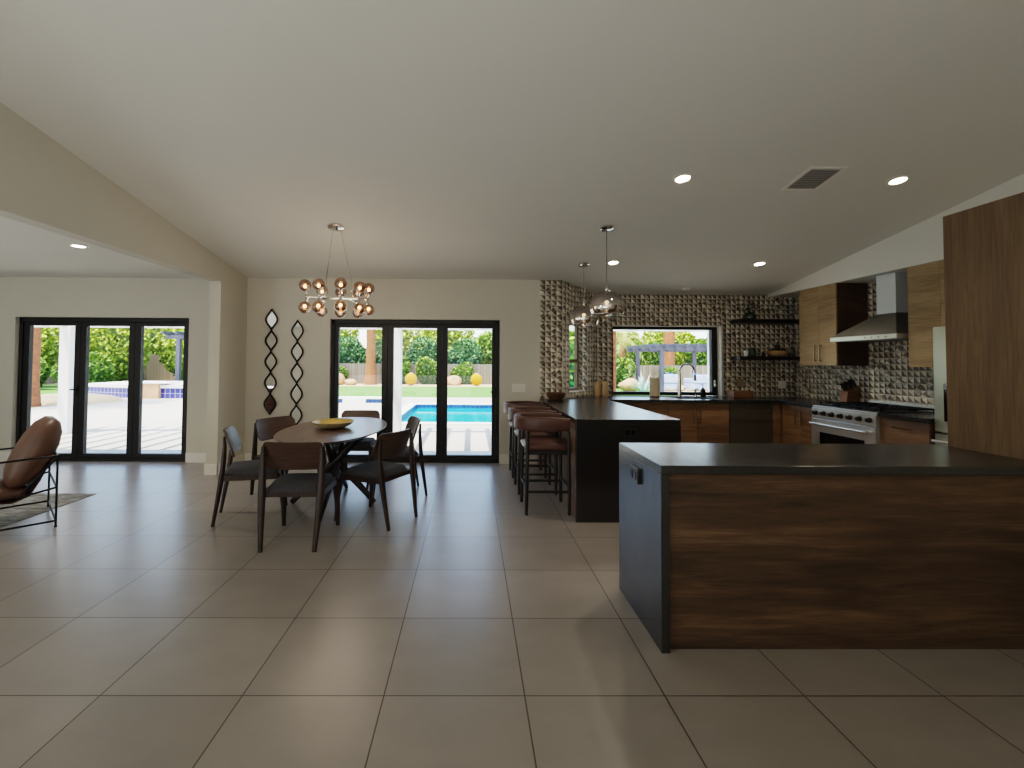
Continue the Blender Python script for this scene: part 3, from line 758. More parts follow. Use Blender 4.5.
outlet('power_outlet', 'grey outlet plate on the patterned tile above the wooden box', (4.15, YK-.0165, 1.125), 0, 'greige', .115, .115, slots=2)
outlet('power_outlet', 'pale outlet plate on the patterned tile in the kitchen corner', (4.80, YK-.0165, 1.10), 0, 'plate', .115, .115, slots=2)
outlet('light_switch', 'triple light switch plate on the plain wall beside the dining door', (.672, YW-.0005, 1.06), 0, 'plate', .19, .115, slots=3, cat='light switch')
outlet('power_outlet', 'white outlet low on the plain wall under the switch plate', (.67, YW-.0005, .33), 0, 'plate', .075, .115, slots=1)

# ------------------------------------------------------------------ bar stools
def make_stool():
    t_ = thing('bar_stool', '', 'bar stool', (0,0,0))
    m = MB().box(-.20, .22, -.20, .20, .59, .655, .028, seg=3); m.build('seat', M['brownleather'], t_, smooth=50)
    pts = [(-.205,-.15,.625),(-.205,.15,.625)]; MB().tube(pts, .018, 8).build('seat_piping', M['piping'], t_)
    # C-shaped back rest
    path = [(.205,-.205),(.05,-.215)]
    for i in range(0, 13):
        a_ = -PI/2 - PI*i/12; path.append((-.07+.205*math.cos(a_), -.215*math.sin(-a_) if False else .215*math.sin(a_)))
    path += [(.05,.215),(.205,.205)]
    m = MB(); sec = []
    for k_ in range(16):
        a_ = 2*PI*k_/16; ca, sa = math.cos(a_), math.sin(a_)
        sec.append((.028*math.copysign(abs(ca)**.5, ca), .068*math.copysign(abs(sa)**.4, sa)))
    vs, fs = [], []; N = len(path)
    for i, (x, y) in enumerate(path):
        p0 = Vector(path[max(0,i-1)]); p1 = Vector(path[min(N-1,i+1)]); tg = (p1-p0).normalized(); nr = Vector((-tg.y, tg.x))
        k_ = .82 if i in (0, N-1) else 1.0
        for a_, z in sec: vs.append((x+nr.x*a_*k_, y+nr.y*a_*k_, .843+z*k_))
    for i in range(N-1):
        for k_ in range(16): fs.append((i*16+k_, i*16+(k_+1)%16, (i+1)*16+(k_+1)%16, (i+1)*16+k_))
    fs.append(tuple(range(16))); fs.append(tuple((N-1)*16+k_ for k_ in range(15,-1,-1)))
    m.add(vs, fs); m.build('backrest', M['brownleather'], t_, smooth=50)
    for sx_ in (-1, 1):
        for sy_ in (-1, 1):
            MB().tube([(sx_*.20, sy_*.205, .0005),(sx_*.198, sy_*.208, .30),(sx_*.19, sy_*.213, .782)], [.015,.019,.018], 8).build('leg', M['blackwood'], t_)
    for sy_ in (-1, 1):
        MB().bar((-.185, sy_*.207, .215),(.185, sy_*.207, .215), .016, .022).build('stretcher', M['blackwood'], t_)
    for sx_ in (-1, 1):
        MB().bar((sx_*.199, -.19, .245),(sx_*.199, .19, .245), .016, .022).build('footrest' if sx_ > 0 else 'stretcher', M['blackwood'], t_)
    m = MB().box(-.18, .20, -.185, .185, .555, .5895, .004); m.build('seat_frame', M['blackwood'], t_)
    return t_
st = make_stool(); st.location = (.725, 4.575, 0)
st['label'] = 'brown leather bar stool with curved back, first at the bar front'; st['group'] = 'leather bar stools along the bar'
for y, lab in ((5.245, 'brown leather bar stool with curved back, middle of the three'), (5.96, 'brown leather bar stool with curved back, last and closest to the rear wall')):
    dup(st, (.725, y, 0), 0, lab)

# ------------------------------------------------------------------ dining chairs
def make_chair():
    t_ = thing('dining_chair', '', 'chair', (0,0,0))
    # seat cushion, tapering to the back, slightly domed
    m = MB(); nx, ny = 14, 12; top, bot = [], []
    def P(i, j, z):
        u, v = -1+2*i/nx, -1+2*j/ny
        # squircle mapping
        uu, vv = u*math.sqrt(1-.22*v*v), v*math.sqrt(1-.22*u*u)
        wdt = .235 if vv > 0 else .235+.02*vv
        return (uu*wdt, .01+vv*.235, z)
    vs, fs = [], []
    for j in range(ny+1):
        for i in range(nx+1):
            u, v = -1+2*i/nx, -1+2*j/ny; e_ = max(abs(u), abs(v)); vs.append(P(i, j, .428+.05*(1-e_**6)**.5 if e_ < 1 else .428))
    b0 = len(vs)
    for j in range(ny+1):
        for i in range(nx+1): vs.append(P(i, j, .427))
    W_ = nx+1
    for j in range(ny):
        for i in range(nx):
            q = j*W_+i; fs.append((q, q+1, q+W_+1, q+W_)); fs.append((b0+q, b0+q+W_, b0+q+W_+1, b0+q+1))
    ring = [i for i in range(W_)] + [j*W_+nx for j in range(1, ny+1)] + [ny*W_+i for i in range(nx-1, -1, -1)] + [j*W_ for j in range(ny-1, 0, -1)]
    for a_, c_ in zip(ring, ring[1:]+ring[:1]): fs.append((a_, b0+a_, b0+c_, c_))
    m.add(vs, fs); m.build('seat', M['seat'], t_, smooth=60)
    # wooden frame under the seat
    m = MB()
    for sx_ in (-1, 1):
        m.add([(sx_*.205,-.205,.385),(sx_*.235,-.205,.385),(sx_*.235,.235,.372),(sx_*.205,.235,.372),(sx_*.205,-.205,.427),(sx_*.235,-.205,.427),(sx_*.235,.235,.426),(sx_*.205,.235,.426)],
              [(3,2,1,0),(4,5,6,7),(0,1,5,4),(1,2,6,5),(2,3,7,6),(3,0,4,7)])
    m.box(-.205, .205, .205, .235, .375, .426, .002); m.box(-.2, .2, -.215, -.19, .385, .426, .002)
    m.build('seat_frame', M['walnut_d'], t_)
    # backrest: curved panel leaning back
    m = MB(); nx, nz = 18, 8; hw, z0, z1, th = .240, .58, .803, .018
    vs, fs = [], []
    for side in (0, 1):
        for j in range(nz+1):
            for i in range(nx+1):
                u, v = -1+2*i/nx, -1+2*j/nz
                # rounded rectangle: pull in corners
                x = u*hw; r_c = .045; zz = (z0+z1)/2 + v*(z1-z0)/2
                edge = hw-abs(x)
                if edge < r_c:
                    dz = r_c - math.sqrt(max(0, r_c*r_c-(r_c-edge)**2)); zz = (z0+z1)/2 + v*((z1-z0)/2-dz)
                lean = (zz-z0)/(z1-z0)
                y = -.150 - .075*lean + .04*(x/hw)**2 + (0 if side == 0 else -th)
                vs.append((x, y, zz))
    W_ = nx+1; b0 = W_*(nz+1)
    for j in range(nz):
        for i in range(nx):
            q = j*W_+i; fs.append((q, q+1, q+W_+1, q+W_)); fs.append((b0+q, b0+q+W_, b0+q+W_+1, b0+q+1))
    ring = [i for i in range(W_)] + [j*W_+nx for j in range(1, nz+1)] + [nz*W_+i for i in range(nx-1, -1, -1)] + [j*W_ for j in range(nz-1, 0, -1)]
    for a_, c_ in zip(ring, ring[1:]+ring[:1]): fs.append((a_, b0+a_, b0+c_, c_))
    m.add(vs, fs); m.build('backrest', M['walnut'], t_, smooth=40)
    for sx_ in (-1, 1):
        MB().tube([(sx_*.198,-.285,.0005),(sx_*.212,-.245,.25),(sx_*.219,-.222,.41),(sx_*.222,-.208,.55),(sx_*.222,-.202,.68),(sx_*.220,-.208,.765)],
                  [.018,.026,.031,.027,.022,.015], 8, sx=.75).build('leg', M['walnut_d'], t_, smooth=50)
        MB().tube([(sx_*.230,.285,.0005),(sx_*.228,.262,.22),(sx_*.222,.236,.36),(sx_*.216,.215,.424)], [.016,.024,.030,.031], 8, sx=.8).build('leg', M['walnut_d'], t_, smooth=50)
    return t_
def place(o, rear, face, label):
    fx, fy = face; n_ = math.hypot(fx, fy); fx, fy = fx/n_, fy/n_
    loc = (rear[0]+.285*fx, rear[1]+.285*fy, 0); rz = math.atan2(-fx, fy)
    if o is None:
        dup(chair0, loc, rz, label)
    else:
        o.location = loc; o.rotation_euler = (0,0,rz); o['label'] = label
chair0 = make_chair(); chair0['group'] = 'walnut chairs around the dining table'
place(chair0, (-1.357,3.51), (-.02,.565), 'walnut dining chair with its curved backrest turned to the viewer')
place(None, (-2.27,4.23), (.943,.334), 'walnut dining chair seen in profile at the divider wall end of the table')
place(None, (-2.215,5.165), (.83,-.50), 'walnut dining chair below the wavy wall mirrors')
place(None, (-.5875,4.13), (-.878,.479), 'walnut dining chair with back to the island, angled at the table')
place(None, (-.53,5.185), (-.945,-.327), 'walnut dining chair at the table end beside the pool door view')
place(None, (-1.38,5.98), (0,-1), 'walnut dining chair directly in front of the dining glass door')

# ------------------------------------------------------------------ dining table
tb = thing('dining_table', 'oval walnut dining table on crossed dark legs', 'table', (-1.36, 4.73, 0))
NS = 64; a_, b_ = .483, .915
ell = lambda k_, s_: [(a_*k_*math.copysign(abs(math.cos(q))**.95, math.cos(q)), b_*k_*math.copysign(abs(math.sin(q))**.95, math.sin(q))) for q in [2*PI*i/NS for i in range(NS)]]
m = MB(); rings = [(.90,.718),(.992,.738),(1.0,.745),(.996,.75)]; vs = []
for k_, z in rings: vs += [(x, y, z) for x, y in ell(k_, 1)]
fs = [tuple(range(NS-1,-1,-1)), tuple(3*NS+i for i in range(NS))]
for r0 in range(3):
    for i in range(NS): fs.append((r0*NS+i, r0*NS+(i+1)%NS, (r0+1)*NS+(i+1)%NS, (r0+1)*NS+i))
m.add(vs, fs); m.build('tabletop', M['walnut_top'], tb, smooth=30)
for (fx, fy) in ((.40,-.05),(-.42,0),(0,.56),(0,-.56)):
    n_ = math.hypot(fx, fy); ux, uy = fx/n_, fy/n_; ox, oy = -uy*.03, ux*.03
    pts = [(-ux*.30+ox, -uy*.30+oy, .715), (-ux*.17+ox, -uy*.17+oy, .60), (-ux*.03+ox, -uy*.03+oy, .44), (ux*.10+ox, uy*.10+oy, .31), (fx*.62+ox, fy*.62+oy, .17), (fx+ox, fy+oy, .012)]
    MB().tube(pts, [.045,.042,.042,.04,.034,.026], 8, sx=.7).build('leg', M['blackwood'], tb, smooth=50)
o = thing('serving_bowl', 'wide shallow golden bowl on the oval dining table', 'bowl', (-1.385, 4.73, .7505))
MB().lathe([(.09,0),(.12,.008),(.17,.03),(.205,.066)], 36, M=Matrix.Diagonal((1,1.12,1,1)), capb=True).build('bowl_body', M['bowl_rim'], o, smooth=50)
MB().lathe([(.205,.0665),(.198,.067),(.162,.034),(.11,.014),(.001,.012)], 36, M=Matrix.Diagonal((1,1.12,1,1))).build('bowl_inside', M['bowl_gold'], o, smooth=50)

# ------------------------------------------------------------------ wall mirrors
def wavy_mirror(x, ztop_, label):
    o = thing('wavy_mirror', label, 'mirror', (x, YW-.001, 0), 0, 'tall wavy mirrors on the dining wall')
    n_, h = 5, .2945; hw = .078
    def wid(t_): return hw*(.5-.5*math.cos(2*PI*t_))**.72
    for sgn in (-1, 1):
        pts = []
        for i in range(n_*16+1):
            t_ = (i % 16)/16; pts.append((sgn*wid(t_) if 0 < i < n_*16 else 0, -.02, ztop_-i*h/16))
        MB().tube(pts, .0115, 6).build('frame', M['blackmetal'], o)
    for k_ in range(n_):
        z0 = ztop_-k_*h; L_ = [(-wid(i/16), z0-i*h/16) for i in range(1,16)]
        poly = [(0, z0)] + L_ + [(0, z0-h)] + [(-x_, z_) for x_, z_ in reversed(L_)]
        m = MB(); m.add([(p[0], -.012, p[1]) for p in poly] + [(p[0], -.004, p[1]) for p in poly], [tuple(range(len(poly))), tuple(range(2*len(poly)-1, len(poly)-1, -1))])
        m.build('mirror_glass', M['mirror'], o)
    return o
wavy_mirror(-2.795, 2.145, 'black wavy five-lobe wall mirror, the higher one near the corner')
wavy_mirror(-2.43, 1.99, 'black wavy five-lobe wall mirror, the lower one near the door')

# ------------------------------------------------------------------ chandelier
cx, cy = -1.43, 4.98
o = thing('chandelier', 'chrome bubble chandelier of copper glass globes hanging above the dining table', 'chandelier', (cx, cy, 0))
zc = ZC(cy)
MT = Matrix.Translation((-.01,-.08,ZC(cy-.08))) @ Matrix.Rotation(-math.atan(.1585),4,'X')
MB().lathe([(.085,-.001),(.085,-.018),(.06,-.026),(.001,-.027)], 28, M=MT).build('ceiling_canopy', M['chrome'], o, smooth=40)
ZG = 2.09; spots = [(-1.722,4.807),(-1.565,4.756),(-1.66,5.16),(-1.323,4.701),(-1.479,5.26),(-1.18,4.90),(-1.29,5.30),(-1.109,5.014)]
MB().tube([(-.22,.0,ZG+.01),(.24,.04,ZG+.01)], .013, 8).build('spine', M['chrome'], o)
for i, (p, q) in enumerate([((-.035,-.09),(-.13,.008)), ((.035,-.07),(.13,.03))]):
    zt_ = ZC(cy+p[1])-.026
    MB().tube([(p[0],p[1],zt_),(p[0]*.35+q[0]*.65,p[1]*.35+q[1]*.65,2.48)], .0025, 6).build('hanging_cable', M['chrome'], o)
    MB().tube([(p[0]*.35+q[0]*.65,p[1]*.35+q[1]*.65,2.48),(q[0],q[1],2.30),(q[0],q[1],2.17),(q[0]*1.2,q[1],ZG+.015)], .0045 if i == 0 else .003, 6).build('hanging_cable', M['chrome'], o)
for (x, y) in spots:
    lx, ly = x-cx, y-cy; hub = Vector((max(-.2,min(.22,lx*.6)), ly*.15+.02, ZG+.01)); nd = Vector((lx*.93, ly*.93, ZG))
    MB().tube([hub, nd], .006, 6).build('arm', M['chrome'], o)
    nb = MB().sphere(nd, .024, 12, 8).build('joint', M['chrome'], o, smooth=60)
    for sg in (1, -1):
        c0 = Vector((lx, ly, ZG+sg*.115))
        MB().tube([nd, nd.lerp(c0, .5)], [.011,.014], 8).build('socket', M['chrome'], o)
        g = MB().sphere(c0, .063, 20, 12).build('globe', M['copperglass'], o, smooth=80)
        MB().sphere(c0-Vector((0,0,sg*.012)), .019, 10, 8).build('bulb', M['bulb'], g, smooth=80)
# ------------------------------------------------------------------ pendants
def pendant(x, y, zc_, label, group):
    o = thing('pendant_lamp', label, 'pendant lamp', (x, y, zc_), 0, group)
    zt = ZC(y)-zc_
    MT = Matrix.Translation((0,0,zt)) @ Matrix.Rotation(-math.atan(.1585),4,'X')
    MB().lathe([(.07,-.001),(.07,-.018),(.045,-.026),(.001,-.027)], 26, M=MT).build('ceiling_canopy', M['chrome'], o, smooth=40)
    MB().cyl((0,0,.24),(0,0,zt-.024),.006,n=8).build('cord', M['steel_d'], o)
    MB().lathe([(.02,.168),(.024,.176),(.018,.20),(.012,.235),(.006,.255)], 16, capb=True, capt=True).build('cap', M['chrome'], o, smooth=40)
    prof = [(.185*math.sin(a), .185*math.cos(a)) for a in [R(5)+ (R(118)-R(5))*i/22 for i in range(23)]]
    MB().lathe([(r, z*.92) for r, z in prof], 40).build('glass_shade', M['dipped'], o, smooth=80)
    MB().tube([(.185*math.sin(R(118))*math.cos(q), .185*math.sin(R(118))*math.sin(q), .17*math.cos(R(118))) for q in [2*PI*i/40 for i in range(40)]], .003, 6, closed=True).build('rim', M['chrome'], o, smooth=60)
    MB().tube([(0,0,.167),(0,0,.07)], [.018,.02], 10).build('lamp_socket', M['chrome'], o)
    MB().sphere((0,0,.045), .022, 14, 9).build('bulb', M['bulb'], o, smooth=80)
pendant(1.425, 4.87, 2.01, 'smoked chrome dome pendant over the bar, on the longer cord', 'pair of smoked dome pendants over the bar')
pendant(1.44, 5.92, 1.985, 'smoked chrome dome pendant over the bar, the one deeper in the room', 'pair of smoked dome pendants over the bar')

# ------------------------------------------------------------------ ceiling fixtures
def downlight(x, y, z, slope, label):
    o = thing('recessed_downlight', label, 'ceiling light', (x, y, z), 0, 'recessed ceiling downlights')
    o.rotation_euler = (-math.atan(slope), 0, 0)
    MB().lathe([(.082,-.0005),(.082,-.006),(.060,-.008),(.056,-.001)], 28).build('trim_ring', M['white'], o, smooth=40)
    MB().lathe([(.001,-.0025),(.056,-.0025)], 28).build('lens', M['lens'], o)
    ld = bpy.data.lights.new('downlight_lamp', 'SPOT'); ld.energy = 26; ld.color = (1,.86,.7); ld.spot_size = R(115); ld.spot_blend = .8; ld.shadow_soft_size = .05
    lo = bpy.data.objects.new('downlight_lamp', ld); COL.objects.link(lo); lo.parent = o; lo.location = (0,0,-.03)
for x, y, lab in ((1.80,3.92,'recessed downlight in the sloped ceiling in line with the bar, above the island'), (3.655,3.92,'recessed downlight in the sloped ceiling beside the air vent, next to the soffit'),
                  (1.80,5.86,'recessed downlight in the sloped ceiling just behind the long pendant cord'), (3.665,5.86,'recessed downlight in the sloped ceiling out from the window-lit wall cabinets')):
    downlight(x, y, ZC(y), .1585, lab)
downlight(-3.97, 4.70, 2.57, 0, 'recessed downlight in the flat living room ceiling beyond the beam')
o = thing('air_vent', 'grey rectangular air vent grille in the sloped kitchen ceiling', 'vent', (2.915, 3.91, ZC(3.91))); o.rotation_euler = (-math.atan(.1585), 0, 0)
m = MB(); m.box(-.155,.155,-.185,-.155,-.008,-.0005); m.box(-.155,.155,.155,.185,-.008,-.0005); m.box(-.155,-.125,-.155,.155,-.008,-.0005); m.box(.125,.155,-.155,.155,-.008,-.0005); m.build('vent_frame', M['white'], o)
MB().box(-.125,.125,-.155,.155,-.002,-.0008).build('backing', simple('vent_shadow',(150,148,144),.9), o)
m = MB()
for i in range(11):
    y = -.14+i*.028; m.add([(-.124,y-.009,-.009),(.124,y-.009,-.009),(.124,y+.007,-.003),(-.124,y+.007,-.003)], [(0,1,2,3)])
m.build('louver_slat', simple('vent_slats',(206,204,200),.6), o, recalc=False)
o = thing('smoke_detector', 'small round smoke detector on the ceiling near the kitchen window wall', 'smoke detector', (3.19, 6.86, ZC(6.86)))
o.rotation_euler = (-math.atan(.1585), 0, 0)
MB().lathe([(.065,-.0005),(.065,-.02),(.05,-.03),(.001,-.031)], 24).build('detector_body', M['white'], o, smooth=40)

# ------------------------------------------------------------------ living corner: rug, sling chair
tag(MB().box(-2.6, 0, -2.2, 0, 0, .005, .001).build('area_rug', [M['rug']], loc=(-3.955, 4.995, .0005)), 'grey mottled area rug under the leather sling chair', 'rug')
ch = thing('sling_armchair', 'brown leather sling armchair on a thin black rod frame', 'armchair', (0,0,0))
fwd = Vector((-.70,-.71,0)).normalized(); side = Vector((-.71,.70,0)).normalized()
rzc = math.atan2(fwd.y, fwd.x)                       # local +x forward, +y = side of the far rail
base = Vector((-3.50,4.00,.0055))
ch.location = base; ch.rotation_euler = (0,0,rzc)
# local frame: x forward, y to its own left (towards the camera), so the far side is -y
far = -.78; A0 = .0; L_ = .74
zl, za, zm = .055, .60, .335
rodr = .0085; yn, yf_ = 0, far
m = MB()
for y in (yn, yf_):
    pts = [(0,y,za),(0,y,.012)]; m.tube(pts, rodr, 8)
    m.tube([(L_,y,za-.02),(L_,y,.012)], rodr, 8)
    m.tube([(0,y,zl),(L_,y,zl)], rodr, 8); m.tube([(0,y,za),(L_,y,za-.02)], rodr, 8)
for x in (0, L_): m.tube([(x,yn,zl),(x,yf_,zl)], rodr, 8)
m.tube([(0,yn,zm),(0,yf_,zm)], rodr, 8); m.tube([(0,yn,za),(0,yf_,za)], rodr, 8)
m.tube([(0,yn,zm),(.24,yn-.02,zm-.05)], rodr, 8); m.tube([(0,yf_,zm),(.24,yf_+.02,zm-.05)], rodr, 8)
m.tube([(0,yn,za-.01),(.22,yn-.06,.30)], rodr, 8); m.tube([(0,yf_,za-.01),(.22,yf_+.06,.30)], rodr, 8)
m.tube([(L_,yn,.36),(L_,yf_,.36)], rodr, 8)
m.build('rod_frame', M['blackmetal'], ch)
for y in (yn, yf_):
    for x in (0, L_): MB().cyl((x,y,.0005),(x,y,.014),.012,n=10).build('foot_cap', M['blackmetal'], ch)
def sling(prof, w0, thick, name, mat, y0):
    """padded strip: prof = [(x,z,halfwidth,thickness)]"""
    m = MB(); vs, fs = [], []; n_ = 22; N = len(prof)
    for i, (x, z, hw, th) in enumerate(prof):
        p0 = prof[max(0,i-1)]; p1 = prof[min(N-1,i+1)]; tg = Vector((p1[0]-p0[0], p1[1]-p0[1])).normalized(); nr = Vector((-tg.y, tg.x))
        for k_ in range(n_):
            a_ = 2*PI*k_/n_; ca, sa = math.cos(a_), math.sin(a_)
            yy = hw*math.copysign(abs(ca)**.55, ca); tt = th*math.copysign(abs(sa)**.8, sa)
            vs.append((x+nr.x*tt, y0+yy, z+nr.y*tt))
    for i in range(N-1):
        for k_ in range(n_): fs.append((i*n_+k_, i*n_+(k_+1)%n_, (i+1)*n_+(k_+1)%n_, (i+1)*n_+k_))
    fs.append(tuple(range(n_))); fs.append(tuple((N-1)*n_+k_ for k_ in range(n_-1,-1,-1)))
    m.add(vs, fs); return m.build(name, M[mat], ch, smooth=60)
sling([(0.003,0.888,.12,.012),(0.013,0.873,.23,.055),(0.043,0.808,.285,.10),(0.083,0.708,.30,.125),(0.133,0.598,.305,.13),(0.188,0.488,.30,.12),(0.238,0.408,.285,.095),(0.273,0.358,.25,.055),(0.283,0.340,.2,.015)], 0, 0, 'back_cushion', 'tanleather', far/2)
sling([(.17,.285,.2,.012),(.20,.287,.27,.05),(.30,.30,.285,.06),(.45,.325,.29,.062),(.6,.36,.285,.058),(.70,.385,.26,.045),(.735,.39,.2,.012)], 0, 0, 'seat_cushion', 'tanleather', far/2)
sling([(.0,.60,.25,.008),(.05,.50,.255,.009),(.10,.38,.26,.009),(.16,.265,.26,.009),(.26,.225,.26,.009),(.45,.245,.26,.009),(.68,.32,.25,.008)], 0, 0, 'leather_sling', 'brownleather', far/2)

# ------------------------------------------------------------------ outdoors
GZ = -.04
m = MB().box(-40, 40, YW+.22, 11.1, GZ-.3, GZ); m.box(-40, -1.85, 11.1, 19.2, GZ-.3, GZ); m.box(9.5, 40, 11.1, 24, GZ-.3, GZ); m.box(-1.85, 9.5, 15.9, 19.2, GZ-.3, GZ)
struct(m.build('patio', M['patio']))
m = MB().box(-8.2, 5.2, YW+.2205, YW+.2206, GZ-.3, 0)
struct(MB().box(-40, 9.5, 19.2, 27, GZ-.3, GZ+.01).build('lawn', M['lawn']))
struct(MB().box(-60, 60, 27, 60, GZ-.3, GZ+.03).build('desert_ground', M['sand']))
struct(MB().box(9.5, 60, 24, 27, GZ-.3, GZ).build('desert_ground_side', M['sand']))
# pool: basin walls with waterline tile, water
m = MB(); PX0, PX1, PY0, PY1 = -1.85, 9.5, 11.1, 15.9
m.box(PX0, PX1, PY1-.02, PY1-.001, -1.2, GZ-.005); m.box(PX0+.001, PX0+.02, PY0, PY1-.02, -1.2, GZ-.005); m.box(PX0, PX1, PY0+.001, PY0+.02, -1.2, GZ-.005)
struct(m.build('pool_basin', M['waterline'])); struct(MB().box(PX0+.02, PX1, PY0+.02, PY1-.02, -1.2, -.17).build('pool_water', M['water']))
m = MB(); m.box(PX0-.3, PX1, PY0-.3, PY0, GZ, GZ+.03); m.box(PX0-.3, PX1, PY1, PY1+.35, GZ, GZ+.03); m.box(PX0-.3, PX0, PY0, PY1, GZ, GZ+.03)
struct(m.build('pool_coping', M['coping']))
# patio cover
pc = thing('patio_cover', 'white patio cover with posts and open rafters shading the terrace', 'patio cover', (0, 9.35, GZ))
for x in (-8.03, -1.5, 4.92):
    MB().box(x-.105, x+.105, -.105, .105, 0, 2.10, .01).build('post', M['stucco'], pc)
MB().box(-14, 9, -.08, .08, 2.105, 2.36).build('beam', M['stucco'], pc)
MB().box(-14, 1.2, -2.215, -2.17, 2.365, 2.48).build('ledger', M['stucco'], pc)
MB().box(1.33, 9, -1.435, -1.39, 2.365, 2.48).build('ledger', M['stucco'], pc)
for i in range(56):
    x = -14+.415*i+.06; MB().box(x-.04, x+.04, -2.165 if x < 1.2 else -1.385, .45, 2.365, 2.50).build('rafter', M['stucco'], pc)
# foliage
def leaf_obj(name, mat, radii, n, size, seed, parent=None, loc=(0,0,0), core=True, zbias=0.0, lean=0):
    rn = random.Random(seed); m = MB(); rx, ry, rz = radii
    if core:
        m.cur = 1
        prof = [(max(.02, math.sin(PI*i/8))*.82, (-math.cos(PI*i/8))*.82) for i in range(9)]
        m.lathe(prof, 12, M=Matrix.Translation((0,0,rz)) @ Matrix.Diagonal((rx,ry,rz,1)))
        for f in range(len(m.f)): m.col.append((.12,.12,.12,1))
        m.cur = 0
    bumps = [(Vector((rn.gauss(0,1), rn.gauss(0,1), rn.gauss(0,1))).normalized(), rn.uniform(.05,.28)) for _ in range(14)]
    for i in range(n):
        d = Vector((rn.gauss(0,1), rn.gauss(0,1), rn.gauss(0,1))).normalized()
        k_ = .84 + sum(h*max(0, d.dot(b_))**6 for b_, h in bumps) + rn.uniform(-.12,.08)
        p = Vector((d.x*rx*k_, d.y*ry*k_, rz+d.z*rz*k_))
        if p.z < .02: p.z = rn.uniform(.02, .25)
        q = Matrix.Translation(p) @ Matrix.Rotation(rn.uniform(0,2*PI),4,'Z') @ Matrix.Rotation(rn.uniform(-1.2,1.2),4,'X') @ Matrix.Rotation(rn.uniform(-1,1),4,'Y')
        s_ = size*rn.uniform(.6,1.3); m.add([(-s_*.5,0,0),(0,-s_*.9,0),(s_*.5,0,0),(0,s_*.9,0)], [(0,1,2,3)], q)
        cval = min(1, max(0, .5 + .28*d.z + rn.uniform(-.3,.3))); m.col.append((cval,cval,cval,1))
    mats = [M[mat], M[mat]]
    return m.build(name, mats, parent, loc=loc, recalc=False)
def shrub_family(specs, mat, radii, n, size, seed, name, label, group, cat='shrub'):
    first = None
    for i, (x, y, sc, rz) in enumerate(specs):
        if first is None:
            first = thing(name, label, cat, (x, y, GZ+.03), rz, group); leaf_obj('foliage', mat, radii, n, size, seed, first)
            MB().tube([(0,0,-.02),(0,0,radii[2])], .08, 6).build('stem', M['bark'], first)
            o = first
        else:
            o = dup(first, (x, y, GZ+.03), rz, label)
        o.scale = (sc, sc, sc)
rn = random.Random(11)
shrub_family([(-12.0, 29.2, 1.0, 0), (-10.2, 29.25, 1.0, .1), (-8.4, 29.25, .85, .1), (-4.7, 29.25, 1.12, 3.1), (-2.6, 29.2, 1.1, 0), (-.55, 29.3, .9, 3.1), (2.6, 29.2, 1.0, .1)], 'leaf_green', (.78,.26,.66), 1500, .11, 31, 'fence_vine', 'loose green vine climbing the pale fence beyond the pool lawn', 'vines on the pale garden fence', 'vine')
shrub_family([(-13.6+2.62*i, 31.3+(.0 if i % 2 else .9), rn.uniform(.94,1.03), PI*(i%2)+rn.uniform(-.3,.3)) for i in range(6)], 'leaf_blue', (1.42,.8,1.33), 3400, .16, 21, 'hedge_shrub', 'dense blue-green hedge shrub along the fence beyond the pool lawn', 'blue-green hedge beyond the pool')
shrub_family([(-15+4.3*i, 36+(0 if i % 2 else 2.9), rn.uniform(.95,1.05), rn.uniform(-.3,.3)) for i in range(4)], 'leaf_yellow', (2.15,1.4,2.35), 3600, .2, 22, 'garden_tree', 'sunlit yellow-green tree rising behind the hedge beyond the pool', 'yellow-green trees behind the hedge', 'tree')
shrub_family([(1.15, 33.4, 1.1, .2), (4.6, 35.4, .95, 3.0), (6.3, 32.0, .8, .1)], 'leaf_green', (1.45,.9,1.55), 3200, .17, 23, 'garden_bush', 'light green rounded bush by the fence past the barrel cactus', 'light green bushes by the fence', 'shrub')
shrub_family([(-25.6+2.4*i, 24.2+(0 if i % 2 else 2.9), rn.uniform(.97,1.03), rn.uniform(-.2,.2)) for i in range(6)], 'leaf_yellow', (1.6,.95,2.15), 4600, .15, 24, 'boundary_shrub', 'tall sunlit yellow-green shrub behind the raised spa', 'yellow-green shrubs behind the spa', 'shrub')
shrub_family([(-24.0+2.9*i, 22.3, rn.uniform(.8,.95), rn.uniform(-.2,.2)) for i in range(3)], 'leaf_green', (1.15,.7,.95), 2000, .13, 25, 'low_shrub', 'low mid-green shrub in front of the tall hedge near the spa', 'low shrubs near the spa', 'shrub')
shrub_family([(9.2+2.75*i, 34.6+(0 if i % 2 else 1.9), rn.uniform(.95,1.03), rn.uniform(-.2,.2)) for i in range(4)], 'leaf_green', (1.5,.85,1.6), 3200, .17, 26, 'far_shrub', 'mid-green shrub behind the garden pergola outside the kitchen window', 'green shrubs behind the pergola', 'shrub')
shrub_family([(11.6, 40.5, 1.0, 0), (17.2, 40.5, .9, .2)], 'leaf_yellow', (2.6,1.8,2.7), 3800, .22, 27, 'far_tree', 'yellow-green tree filling the view above the pergola', 'far trees above the pergola', 'tree')
shrub_family([(8.3, 26.6, .9, 0), (12.3, 29.0, .62, .3)], 'leaf_green', (.95,.7,.95), 1800, .12, 28, 'patio_shrub', 'dark green shrub between terrace and pergola outside the kitchen window', 'shrubs between terrace and pergola', 'shrub')
shrub_family([(3.25, 15.4, .78, 0), (3.95, 18.6, .95, .2)], 'leaf_green', (1.1,.9,1.5), 1200, .18, 29, 'side_shrub', 'green shrub seen through the narrow window slot', 'shrubs outside the narrow window', 'shrub')
struct(MB().box(-16, 40, 29.75, 29.85, GZ, 1.28).build('garden_fence', M['fence']))
struct(MB().box(-40, -10.5, 28.6, 28.72, GZ, 1.75).build('garden_fence_side', M['fence']))
